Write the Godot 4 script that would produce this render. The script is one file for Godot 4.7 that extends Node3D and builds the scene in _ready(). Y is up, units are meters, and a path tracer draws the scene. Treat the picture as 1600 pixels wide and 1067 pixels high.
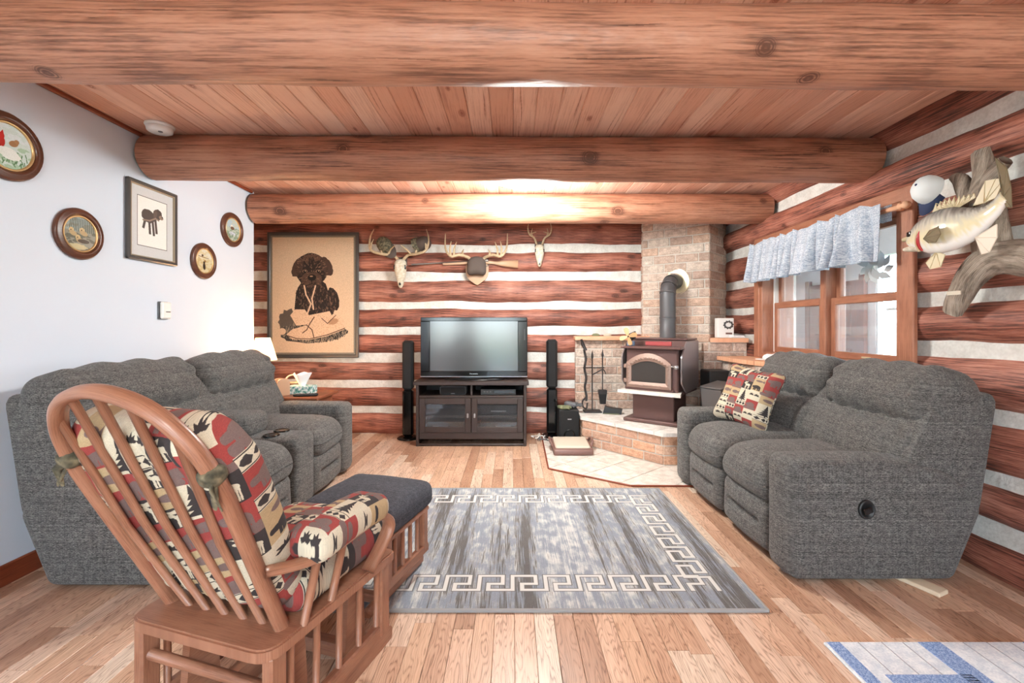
extends Node3D

var rng := RandomNumberGenerator.new()
var M := {}
var taken := {}
var cache := {}
var noise_a := FastNoiseLite.new()

# ---------------------------------------------------------------- helpers
func uniq(n: String) -> String:
	if not taken.has(n):
		taken[n] = 0
		return n
	taken[n] += 1
	return "%s_%03d" % [n, taken[n]]

func tag(o: Node, label: String, category: String, group := "") -> void:
	o.set_meta("label", label)
	o.set_meta("category", category)
	if group != "":
		o.set_meta("group", group)

func thing(n: String, label: String, category: String, at := Vector3.ZERO, yaw := 0.0, group := "") -> Node3D:
	var o := Node3D.new()
	o.name = uniq(n)
	add_child(o)
	o.position = at
	o.rotation.y = deg_to_rad(yaw)
	tag(o, label, category, group)
	return o

func struct(n: String, at := Vector3.ZERO) -> Node3D:
	var o := Node3D.new()
	o.name = uniq(n)
	add_child(o)
	o.position = at
	o.set_meta("kind", "structure")
	return o

func part(parent: Node, n: String, what, mat: Material, xf := Transform3D.IDENTITY) -> MeshInstance3D:
	var o := MeshInstance3D.new()
	o.mesh = fin(what) if what is SurfaceTool else what
	o.material_override = mat
	o.name = n
	parent.add_child(o, true)
	o.transform = xf
	return o

func solo(n: String, what, mat: Material, label: String, category: String, at := Vector3.ZERO, yaw := 0.0, group := "") -> MeshInstance3D:
	var o := part(self, uniq(n), what, mat, Transform3D(Basis(Vector3.UP, deg_to_rad(yaw)), at))
	tag(o, label, category, group)
	return o

func T(x: float, y: float, z: float, b := Basis.IDENTITY) -> Transform3D:
	return Transform3D(b, Vector3(x, y, z))

func R(ax: Vector3, deg: float) -> Basis:
	return Basis(ax.normalized(), deg_to_rad(deg))

func S(smooth := false) -> SurfaceTool:
	var st := SurfaceTool.new()
	st.begin(Mesh.PRIMITIVE_TRIANGLES)
	st.set_smooth_group(0 if smooth else -1)
	return st

func fin(st: SurfaceTool) -> ArrayMesh:
	st.generate_normals()
	st.index()
	return st.commit()

func vtx(st: SurfaceTool, p: Vector3, uv: Vector2) -> void:
	st.set_uv(uv)
	st.add_vertex(p)

func tri(st: SurfaceTool, a: Vector3, b: Vector3, c: Vector3, ua := Vector2.ZERO, ub := Vector2.ZERO, uc := Vector2.ZERO) -> void:
	vtx(st, a, ua)
	vtx(st, b, ub)
	vtx(st, c, uc)

func quad(st: SurfaceTool, a: Vector3, b: Vector3, c: Vector3, d: Vector3, ua := Vector2(0, 1), ub := Vector2(0, 0), uc := Vector2(1, 0), ud := Vector2(1, 1)) -> void:
	tri(st, a, b, c, ua, ub, uc)
	tri(st, a, c, d, ua, uc, ud)

func grid(st: SurfaceTool, rows: Array, uvs: Array, flip := false) -> void:
	for i in rows.size() - 1:
		var p: PackedVector3Array = rows[i]
		var q: PackedVector3Array = rows[i + 1]
		var pu: PackedVector2Array = uvs[i]
		var qu: PackedVector2Array = uvs[i + 1]
		for j in p.size() - 1:
			if flip:
				quad(st, p[j], p[j + 1], q[j + 1], q[j], pu[j], pu[j + 1], qu[j + 1], qu[j])
			else:
				quad(st, p[j], q[j], q[j + 1], p[j + 1], pu[j], qu[j], qu[j + 1], pu[j + 1])

# chamfered box; u runs along its longest side, in metres
func box(st: SurfaceTool, c: Vector3, s: Vector3, b := 0.004, basis := Basis.IDENTITY, uo := Vector2.ZERO) -> void:
	var h := s / 2.0
	b = minf(b, minf(h.x, minf(h.y, h.z)) * 0.9)
	var la := s.max_axis_index()
	var f := func(p: Vector3) -> void:
		var v := 0.0
		for k in 3:
			if k != la:
				v += p[k]
		st.set_uv(Vector2(p[la], v) + uo)
		st.add_vertex(c + basis * p)
	for ax in 3:
		var a1 := (ax + 1) % 3
		var a2 := (ax + 2) % 3
		for sg in [-1.0, 1.0]:
			var q := []
			for k in [[-1, -1], [-1, 1], [1, 1], [1, -1]]:
				var p := Vector3.ZERO
				p[ax] = sg * h[ax]
				p[a1] = k[0] * (h[a1] - b)
				p[a2] = k[1] * (h[a2] - b)
				q.append(p)
			if sg < 0:
				q.reverse()
			for t in [0, 1, 2, 0, 2, 3]:
				f.call(q[t])
	if b <= 0.0001:
		return
	for ax in 3:
		var a1 := (ax + 1) % 3
		var a2 := (ax + 2) % 3
		for s1 in [-1.0, 1.0]:
			for s2 in [-1.0, 1.0]:
				var q := []
				for k in [[-1, 0], [1, 0], [1, 1], [-1, 1]]:
					var p := Vector3.ZERO
					p[ax] = k[0] * (h[ax] - b)
					p[a1] = s1 * (h[a1] - (b if k[1] == 1 else 0.0))
					p[a2] = s2 * (h[a2] - (0.0 if k[1] == 1 else b))
					q.append(p)
				if s1 * s2 < 0:
					q.reverse()
				for t in [0, 1, 2, 0, 2, 3]:
					f.call(q[t])
	for sx in [-1.0, 1.0]:
		for sy in [-1.0, 1.0]:
			for sz in [-1.0, 1.0]:
				var q := [Vector3(sx * h.x, sy * (h.y - b), sz * (h.z - b)), Vector3(sx * (h.x - b), sy * h.y, sz * (h.z - b)), Vector3(sx * (h.x - b), sy * (h.y - b), sz * h.z)]
				if sx * sy * sz > 0:
					q.reverse()
				for p in q:
					f.call(p)

func bx(s: Vector3, b := 0.004) -> ArrayMesh:
	var key := "b%s%.4f" % [s, b]
	if not cache.has(key):
		var st := S()
		box(st, Vector3.ZERO, s, b)
		cache[key] = fin(st)
	return cache[key]

# rounded box of radius r, shaped further by deform(p) -> p
func rbox(st: SurfaceTool, size: Vector3, r: float, n := 8, xf := Transform3D.IDENTITY, deform = null, uvmode := 0) -> void:
	var h := size / 2.0
	r = minf(r, minf(h.x, minf(h.y, h.z)))
	var inner := h - Vector3.ONE * r
	for ax in 3:
		var a1 := (ax + 1) % 3
		var a2 := (ax + 2) % 3
		for sg in [-1.0, 1.0]:
			var rows := []
			var uvs := []
			for i in n + 1:
				var row := PackedVector3Array()
				var ur := PackedVector2Array()
				for j in n + 1:
					var p := Vector3.ZERO
					p[ax] = sg * h[ax]
					p[a1] = h[a1] * sin((2.0 * i / n - 1.0) * PI / 2 * 0.9) / sin(PI / 2 * 0.9)
					p[a2] = h[a2] * sin((2.0 * j / n - 1.0) * PI / 2 * 0.9) / sin(PI / 2 * 0.9)
					var q := p.clamp(-inner, inner)
					var d := p - q
					p = q + d.normalized() * r if d.length() > 1e-6 else p
					var uv := Vector2(p.x - signf(p.x) * p.z * pow(absf(p.x) / h.x, 4.0), -p.y) if uvmode == 0 else (Vector2(p.x, p.z) if uvmode == 1 else Vector2(p.z, -p.y))
					if deform != null:
						p = deform.call(p)
					row.append(xf * p)
					ur.append(uv)
				rows.append(row)
				uvs.append(ur)
			grid(st, rows, uvs, sg > 0)

func tube(st: SurfaceTool, pts: Array, radii, sides := 8, flat := 1.0, side_dir := Vector3.ZERO, wob := 0.0) -> void:
	var n := pts.size()
	var rows := []
	var uvs := []
	var up := side_dir
	var run := 0.0
	for i in n:
		var t: Vector3 = (pts[mini(i + 1, n - 1)] - pts[maxi(i - 1, 0)]).normalized()
		if up == Vector3.ZERO:
			up = Vector3.UP if absf(t.y) < 0.9 else Vector3.RIGHT
		if side_dir == Vector3.ZERO or absf(t.dot(side_dir)) > 0.99:
			up = (up - t * t.dot(up)).normalized()
		else:
			up = (side_dir - t * t.dot(side_dir)).normalized()
		var b := t.cross(up)
		var r: float = radii if radii is float else radii[i]
		if i > 0:
			run += pts[i].distance_to(pts[i - 1])
		var row := PackedVector3Array()
		var ur := PackedVector2Array()
		for j in sides + 1:
			var a := TAU * (j % sides) / sides
			var k := 1.0
			if wob > 0.0:
				k = 1.0 + wob * noise_a.get_noise_3d(cos(a) * 260.0, sin(a) * 260.0, run * 90.0)
			row.append(pts[i] + (up * cos(a) + b * sin(a) * flat) * r * k)
			ur.append(Vector2(run, r * TAU * j / sides))
		rows.append(row)
		uvs.append(ur)
	grid(st, rows, uvs, true)
	for e in [0, n - 1]:
		var row: PackedVector3Array = rows[e]
		var c: Vector3 = pts[e]
		for j in sides:
			if e == 0:
				tri(st, c, row[j], row[j + 1])
			else:
				tri(st, c, row[j + 1], row[j])

func smooth_path(pts: Array, steps := 5) -> Array:
	var out := []
	for i in pts.size() - 1:
		var a = pts[maxi(i - 1, 0)]
		var d = pts[mini(i + 2, pts.size() - 1)]
		for k in steps:
			out.append(pts[i].cubic_interpolate(pts[i + 1], a, d, float(k) / steps))
	out.append(pts[-1])
	return out

func ramp(vals: Array, n: int) -> Array:
	var out := []
	for i in n:
		var f := float(i) / (n - 1) * (vals.size() - 1)
		var k := mini(int(f), vals.size() - 2)
		out.append(lerpf(vals[k], vals[k + 1], f - k))
	return out

func lathe(st: SurfaceTool, prof: Array, sides := 24, xf := Transform3D.IDENTITY, sx := 1.0, sz := 1.0) -> void:
	var rows := []
	var uvs := []
	for i in prof.size():
		var row := PackedVector3Array()
		var ur := PackedVector2Array()
		for j in sides + 1:
			var a := TAU * (j % sides) / sides
			row.append(xf * Vector3(cos(a) * prof[i].x * sx, prof[i].y, sin(a) * prof[i].x * sz))
			ur.append(Vector2(0.5 + cos(a) * prof[i].x, 0.5 + sin(a) * prof[i].x))
		rows.append(row)
		uvs.append(ur)
	grid(st, rows, uvs)

# polygon in the xy plane, thickness d along z (centred), flat shaded
func prism(st: SurfaceTool, poly: PackedVector2Array, d: float, xf := Transform3D.IDENTITY) -> void:
	if Geometry2D.is_polygon_clockwise(poly):
		poly = poly.duplicate()
		poly.reverse()
	var idx := Geometry2D.triangulate_polygon(poly)
	for k in range(0, idx.size(), 3):
		var p := [poly[idx[k]], poly[idx[k + 1]], poly[idx[k + 2]]]
		if (p[1] - p[0]).cross(p[2] - p[0]) > 0:
			p.reverse()
		tri(st, xf * Vector3(p[0].x, p[0].y, d / 2), xf * Vector3(p[1].x, p[1].y, d / 2), xf * Vector3(p[2].x, p[2].y, d / 2), p[0], p[1], p[2])
		tri(st, xf * Vector3(p[2].x, p[2].y, -d / 2), xf * Vector3(p[1].x, p[1].y, -d / 2), xf * Vector3(p[0].x, p[0].y, -d / 2), p[2], p[1], p[0])
	for i in poly.size():
		var a := poly[i]
		var b := poly[(i + 1) % poly.size()]
		quad(st, xf * Vector3(a.x, a.y, -d / 2), xf * Vector3(a.x, a.y, d / 2), xf * Vector3(b.x, b.y, d / 2), xf * Vector3(b.x, b.y, -d / 2), a, a, b, b)

# convex outline in (z, y) swept along x from 0 to w with rounded rims
func slab(st: SurfaceTool, poly: PackedVector2Array, w: float, rim := 0.03, xf := Transform3D.IDENTITY, puff := 0.0) -> void:
	var c := Vector2.ZERO
	for p in poly:
		c += p
	c /= poly.size()
	var rings := [[0.0, rim * 0.9], [rim * 0.12, rim * 0.4], [rim * 0.4, rim * 0.12], [rim, 0.0], [w * 0.5, -puff], [w - rim, 0.0], [w - rim * 0.4, rim * 0.12], [w - rim * 0.12, rim * 0.4], [w, rim * 0.9]]
	var rows := []
	var uvs := []
	for g in rings:
		var row := PackedVector3Array()
		var ur := PackedVector2Array()
		for j in poly.size() + 1:
			var p := poly[j % poly.size()]
			var q: Vector2 = p + (c - p).normalized() * g[1]
			row.append(xf * Vector3(g[0], q.y, q.x))
			ur.append(q)
		rows.append(row)
		uvs.append(ur)
	grid(st, rows, uvs)
	for e in [0, rings.size() - 1]:
		var row: PackedVector3Array = rows[e]
		var m := xf * Vector3(rings[e][0], c.y, c.x)
		for j in poly.size():
			if e == 0:
				tri(st, m, row[j], row[j + 1])
			else:
				tri(st, m, row[j + 1], row[j])

func round_poly(pts: Array, radii: Array, seg := 5) -> PackedVector2Array:
	var out := PackedVector2Array()
	var n := pts.size()
	for i in n:
		var p: Vector2 = pts[i]
		var a: Vector2 = pts[(i - 1 + n) % n]
		var b: Vector2 = pts[(i + 1) % n]
		var r: float = radii[i]
		if r <= 0.0:
			out.append(p)
			continue
		var pa := p + (a - p).normalized() * r
		var pb := p + (b - p).normalized() * r
		for k in seg + 1:
			var t := float(k) / seg
			out.append(pa.lerp(p, t).lerp(p.lerp(pb, t), t))
	return out

# ---------------------------------------------------------------- textures and materials
func col(r: float, g: float, b: float, a := 1.0) -> Color:
	return Color(r / 255.0, g / 255.0, b / 255.0, a)

func seam(seed_: int, freq: float, oct := 4, side := 512) -> PackedByteArray:
	var n := FastNoiseLite.new()
	n.seed = seed_
	n.frequency = freq
	n.fractal_octaves = oct
	return n.get_seamless_image(side, side).get_data()

func to_tex(im: Image) -> ImageTexture:
	im.generate_mipmaps()
	return ImageTexture.create_from_image(im)

# wood: grain runs along u; knots are small dark eyes
func wood_image(w: int, h: int, light: Color, mid: Color, dark: Color, ky: int, contrast: float, knots: int, seed_: int, rings := 0.0) -> Image:
	var a := seam(seed_, 0.012, 4)
	var b := seam(seed_ + 1, 0.03, 3)
	var c := seam(seed_ + 2, 0.008, 3)
	var data := PackedByteArray()
	data.resize(w * h * 3)
	var r2 := RandomNumberGenerator.new()
	r2.seed = seed_
	var kn := []
	for k in knots:
		kn.append([r2.randf() * w, r2.randf() * h, r2.randf_range(0.5, 1.1)])
	var crack_shade := []  # drying cracks, with the shade of their depth painted as dark lines
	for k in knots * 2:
		crack_shade.append([r2.randf() * w, r2.randf() * h, r2.randf_range(0.08, 0.3) * w, r2.randf_range(-0.02, 0.02), r2.randf() * 6.0])
	var sx := 512.0 / w
	var sy := 512.0 / h
	for y in h:
		for x in w:
			var ix := int(x * sx) & 511
			var iy := int(y * sy) & 511
			var s1 := a[((iy * ky) & 511) * 512 + ix] / 255.0
			var s2 := b[((iy * ky * 2) & 511) * 512 + ((ix * 2) & 511)] / 255.0
			var s3 := c[iy * 512 + ix] / 255.0
			var t := 0.5 + contrast * ((s1 - 0.5) * 1.1 + (s2 - 0.5) * 0.6 + (s3 - 0.5) * 0.9)
			if rings > 0.0:
				var q := absf(sin((float(iy) / 512.0 * rings + (s3 - 0.5) * 8.0 + (s1 - 0.5) * 0.3) * PI))
				t = t * 0.62 + 0.55 * pow(q, 0.6) - 0.12
			for k in kn:
				var dx: float = absf(x - k[0])
				dx = minf(dx, w - dx) / (w * 0.011)
				var dy: float = absf(y - k[1])
				dy = minf(dy, h - dy) / (h * 0.035)
				var d: float = (dx * dx * 0.55 + dy * dy) / (k[2] * k[2])
				if d < 9.0:
					t -= (0.62 if d < 1.0 else 0.62 / (d * d)) * (0.62 + 0.38 * sin(d * 11.0))
			for k in crack_shade:
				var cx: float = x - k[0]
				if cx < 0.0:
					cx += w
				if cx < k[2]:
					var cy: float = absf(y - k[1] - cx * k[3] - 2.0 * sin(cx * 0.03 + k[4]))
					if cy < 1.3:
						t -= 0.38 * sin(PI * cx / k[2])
			t = clampf(t, 0.0, 1.0)
			var o := dark.lerp(mid, t * 2.0) if t < 0.5 else mid.lerp(light, t * 2.0 - 1.0)
			var i := (y * w + x) * 3
			data[i] = int(o.r * 255)
			data[i + 1] = int(o.g * 255)
			data[i + 2] = int(o.b * 255)
	return Image.create_from_data(w, h, false, Image.FORMAT_RGB8, data)

func blotch_image(side: int, c0: Color, c1: Color, freq: float, seed_: int, fine := 0.25, pw := 1.0) -> Image:
	var a := seam(seed_, freq, 4, side)
	var b := seam(seed_ + 7, 0.12, 2, side)
	var data := PackedByteArray()
	data.resize(side * side * 3)
	for i in side * side:
		var t := clampf(pow(a[i] / 255.0, pw) * (1.0 - fine) + b[i] / 255.0 * fine, 0, 1)
		var o := c0.lerp(c1, clampf((t - 0.25) * 2.0, 0, 1))
		data[i * 3] = int(o.r * 255)
		data[i * 3 + 1] = int(o.g * 255)
		data[i * 3 + 2] = int(o.b * 255)
	return Image.create_from_data(side, side, false, Image.FORMAT_RGB8, data)

func tweed_image(side: int, c0: Color, c1: Color, seed_: int) -> Array:
	var a := seam(seed_, 0.02, 3, side)
	var data := PackedByteArray()
	data.resize(side * side * 3)
	var bump := PackedByteArray()
	bump.resize(side * side)
	var r2 := RandomNumberGenerator.new()
	r2.seed = seed_
	var rowv := PackedFloat32Array()
	var colv := PackedFloat32Array()
	for i in side:
		rowv.append(r2.randf())
		colv.append(r2.randf())
	var slub := 0.0
	var left := 0
	for y in side:
		for x in side:
			if left <= 0:
				slub = r2.randf()
				left = r2.randi_range(3, 10)
			left -= 1
			var weave := 0.5 + 0.25 * sin(x * PI / 2) + 0.25 * sin(y * PI / 2)
			var t := clampf(0.44 * slub + 0.14 * rowv[y] + 0.06 * colv[x] + 0.24 * weave + 0.12 * (a[y * side + x] / 255.0), 0, 1)
			t = clampf((t - 0.5) * 2.4 + 0.46, 0, 1)
			var o := c0.lerp(c1, t)
			var i := y * side + x
			data[i * 3] = int(o.r * 255)
			data[i * 3 + 1] = int(o.g * 255)
			data[i * 3 + 2] = int(o.b * 255)
			bump[i] = int(255 * clampf(0.5 * weave + 0.5 * slub, 0, 1))
	var bi := Image.create_from_data(side, side, false, Image.FORMAT_L8, bump)
	bi.convert(Image.FORMAT_RGBA8)
	bi.bump_map_to_normal_map(2.0)
	return [Image.create_from_data(side, side, false, Image.FORMAT_RGB8, data), bi]

func mat(n: String, c: Color, rough := 0.7, metal := 0.0, tex: Texture2D = null, scale := Vector3.ONE, tri_ := false) -> StandardMaterial3D:
	var m := StandardMaterial3D.new()
	m.resource_name = n
	m.albedo_color = c
	m.roughness = rough
	m.metallic = metal
	if tex:
		m.albedo_texture = tex
		m.uv1_scale = scale
		m.uv1_triplanar = tri_
	M[n] = m
	return m

func fill_poly(im: Image, pts: Array, c: Color) -> void:
	var lo := 1e9
	var hi := -1e9
	for p in pts:
		lo = minf(lo, p.y)
		hi = maxf(hi, p.y)
	for y in range(maxi(0, int(lo)), mini(im.get_height() - 1, int(hi)) + 1):
		var xs := []
		for i in pts.size():
			var a: Vector2 = pts[i]
			var b: Vector2 = pts[(i + 1) % pts.size()]
			if (a.y <= y + 0.5) != (b.y <= y + 0.5):
				xs.append(a.x + (y + 0.5 - a.y) / (b.y - a.y) * (b.x - a.x))
		xs.sort()
		for k in range(0, xs.size() - 1, 2):
			var x0 := maxi(0, int(xs[k]))
			var x1 := mini(im.get_width(), int(xs[k + 1]) + 1)
			if x1 > x0:
				im.fill_rect(Rect2i(x0, y, x1 - x0, 1), c)

func ell(im: Image, x: float, y: float, rx: float, ry: float, c: Color, rot := 0.0, rough := 0.0) -> void:
	var pts := []
	for k in 28:
		var a := TAU * k / 28
		var f := 1.0 + rough * (rng.randf() - 0.5)
		pts.append(Vector2(x, y) + Vector2(cos(a) * rx * f, sin(a) * ry * f).rotated(rot))
	fill_poly(im, pts, c)

func stroke(im: Image, pts: Array, wd: float, c: Color) -> void:
	for i in pts.size() - 1:
		var a: Vector2 = pts[i]
		var b: Vector2 = pts[i + 1]
		var n := (b - a).normalized().orthogonal() * wd / 2
		var t := (b - a).normalized() * wd / 2
		fill_poly(im, [a - t + n, b + t + n, b + t - n, a - t - n], c)

func grainy(im: Image, amount: float) -> void:
	for y in im.get_height():
		for x in im.get_width():
			var c := im.get_pixel(x, y)
			var k := 1.0 + amount * (rng.randf() - 0.5)
			im.set_pixel(x, y, Color(minf(c.r * k, 1), minf(c.g * k, 1), minf(c.b * k, 1)))

func motif(im: Image, kind: int, o: Vector2, w: float, h: float, c: Color) -> void:
	match kind:
		0:  # pine tree
			for k in 5:
				var y := o.y + h * (0.08 + 0.16 * k)
				var hw := w * (0.09 + 0.075 * k)
				fill_poly(im, [Vector2(o.x + w * 0.5, y - h * 0.06), Vector2(o.x + w * 0.5 + hw, y + h * 0.19), Vector2(o.x + w * 0.5 - hw, y + h * 0.19)], c)
			stroke(im, [o + Vector2(w * 0.5, h * 0.7), o + Vector2(w * 0.5, h * 0.97)], w * 0.08, c)
		1:  # bear
			ell(im, o.x + w * 0.5, o.y + h * 0.48, w * 0.3, h * 0.22, c)
			ell(im, o.x + w * 0.2, o.y + h * 0.5, w * 0.13, h * 0.14, c)
			for k in [0.28, 0.4, 0.62, 0.75]:
				stroke(im, [o + Vector2(w * k, h * 0.55), o + Vector2(w * k, h * 0.85)], w * 0.1, c)
		2:  # moose
			ell(im, o.x + w * 0.55, o.y + h * 0.47, w * 0.26, h * 0.14, c)
			ell(im, o.x + w * 0.24, o.y + h * 0.35, w * 0.12, h * 0.08, c, 0.5)
			fill_poly(im, [o + Vector2(w * 0.28, h * 0.3), o + Vector2(w * 0.12, h * 0.08), o + Vector2(w * 0.3, h * 0.14), o + Vector2(w * 0.5, h * 0.05), o + Vector2(w * 0.42, h * 0.28)], c)
			for k in [0.36, 0.44, 0.68, 0.76]:
				stroke(im, [o + Vector2(w * k, h * 0.5), o + Vector2(w * (k - 0.02), h * 0.92)], w * 0.05, c)
		3:  # band of diamonds
			for k in 3:
				var cx := o.x + w * (0.18 + 0.32 * k)
				var cy := o.y + h * 0.5
				fill_poly(im, [Vector2(cx - w * 0.14, cy), Vector2(cx, cy - h * 0.3), Vector2(cx + w * 0.14, cy), Vector2(cx, cy + h * 0.3)], c)
			stroke(im, [o + Vector2(0, h * 0.08), o + Vector2(w, h * 0.08)], h * 0.06, c)
			stroke(im, [o + Vector2(0, h * 0.92), o + Vector2(w, h * 0.92)], h * 0.06, c)
		4:  # leaf sprays
			for k in 2:
				var q := o + Vector2(w * (0.28 + 0.44 * k), h * 0.5)
				for a in 5:
					var d := Vector2(0, -1).rotated((a - 2) * 0.7)
					fill_poly(im, [q, q + d.rotated(0.35) * w * 0.14, q + d * w * 0.25, q + d.rotated(-0.35) * w * 0.14], c)
		5:  # fish and reeds
			ell(im, o.x + w * 0.5, o.y + h * 0.5, w * 0.32, h * 0.2, c)
			fill_poly(im, [o + Vector2(w * 0.75, h * 0.5), o + Vector2(w * 0.95, h * 0.25), o + Vector2(w * 0.95, h * 0.75)], c)

func lodge_image(seed_: int) -> Image:
	var im := Image.create(512, 640, false, Image.FORMAT_RGB8)
	var red := col(146, 60, 56)
	var tan_ := col(176, 152, 116)
	var cream := col(200, 190, 168)
	var black := col(52, 46, 46)
	var grey := col(112, 92, 88)
	var r2 := RandomNumberGenerator.new()
	r2.seed = seed_
	for cidx in 6:
		var x0 := cidx * 512 / 6
		var w := 512 / 6 + 1
		var y := 0
		var last := -1
		while y < 640:
			var k: int = [0, 1, 1, 1, 2, 3, 4, 5][r2.randi_range(0, 7)]
			while k == last:
				k = [0, 1, 1, 1, 2, 3, 4, 5][r2.randi_range(0, 7)]
			last = k
			var h := 44 if k == 3 else (110 if k == 0 else r2.randi_range(60, 92))
			if 640 - y - h < 44:
				h = 640 - y
			var bgs = [[cream, black], [red, grey], [black, cream], [cream, black], [cream, black], [tan_, grey]][k]
			if k == 1 and r2.randf() < 0.15:
				bgs = [tan_, black]
			im.fill_rect(Rect2i(x0, y, w, h), bgs[0])
			if k == 1 and r2.randf() < 0.6:
				for q in 7:
					ell(im, x0 + w * r2.randf(), y + h * 0.85, w * 0.13, h * 0.16, grey)
			motif(im, k, Vector2(x0, y), w, h, bgs[1])
			y += h
	grainy(im, 0.16)
	return im

func rug_image() -> Image:
	var w := 1280
	var h := 860
	var a := seam(91, 0.02, 4)
	var b := seam(92, 0.05, 3)
	var c := seam(93, 0.006, 3)
	var data := PackedByteArray()
	data.resize(w * h * 3)
	var blue := col(134, 140, 150)
	var pale := col(198, 197, 193)
	var dark := col(80, 76, 74)
	var r2 := RandomNumberGenerator.new()
	r2.seed = 5
	for y in h:
		for x in w:
			var ix := int(x * 0.4) & 511
			var iy := int(y * 0.6) & 511
			var streak := a[(int(y * 0.09) & 511) * 512 + (int(x * 2.2) & 511)] / 255.0
			var fine := b[(int(y * 0.16) & 511) * 512 + ((x * 5) & 511)] / 255.0
			var zone := c[(int(iy * 0.12) & 511) * 512 + int(x * 0.9) % 512] / 255.0
			var blot := a[(int(y * 0.7) + 200 & 511) * 512 + (x & 511)] / 255.0
			var o := blue.lerp(pale, clampf(0.45 + (blot - 0.5) * 1.6 + (streak - 0.5) * 1.2 + (fine - 0.5) * 1.4, 0, 1))
			var dk := clampf((zone - 0.5) * 4.6 + (streak - 0.48) * 2.2 + (fine - 0.5) * 2.4 + (blot - 0.5) * 0.8, 0, 0.85)
			o = o.lerp(dark, dk)
			var k := 0.92 + 0.16 * r2.randf()
			var i := (y * w + x) * 3
			data[i] = int(clampf(o.r * k, 0, 1) * 255)
			data[i + 1] = int(clampf(o.g * k, 0, 1) * 255)
			data[i + 2] = int(clampf(o.b * k, 0, 1) * 255)
	var im := Image.create_from_data(w, h, false, Image.FORMAT_RGB8, data)
	# meander border
	var s := 600.0
	var L := Vector2(w, h)
	var sides := [[Vector2(0, h), Vector2(1, 0), Vector2(0, -1), L.x], [Vector2(w, h), Vector2(0, -1), Vector2(-1, 0), L.y], [Vector2(w, 0), Vector2(-1, 0), Vector2(0, 1), L.x], [Vector2(0, 0), Vector2(0, 1), Vector2(1, 0), L.y]]
	for pass_ in 2:
		for sd in sides:
			var org: Vector2 = sd[0]
			var u: Vector2 = sd[1]
			var v: Vector2 = sd[2]
			var inset := 0.145 * s
			var span: float = sd[3] - 2 * inset
			var n := int(round((span - 0.05 * s) / (0.165 * s)))
			var p := (span - 0.12 * s) / n
			var bh := 0.115 * s
			for k in n:
				var x0 := inset + p * k
				var q := []
				for e in [[0.0, 0.0], [0.72, 0.0], [0.72, 1.0], [1.42, 1.0], [1.42, 0.42], [1.0, 0.42], [1.0, 0.0]]:
					q.append(org + u * (x0 + e[0] * p) + v * (inset + e[1] * bh))
				if pass_ == 0:
					stroke(im, q, 0.026 * s, col(104, 102, 101))
				else:
					stroke(im, q, 0.017 * s, col(208, 206, 201))
	return im

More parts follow.
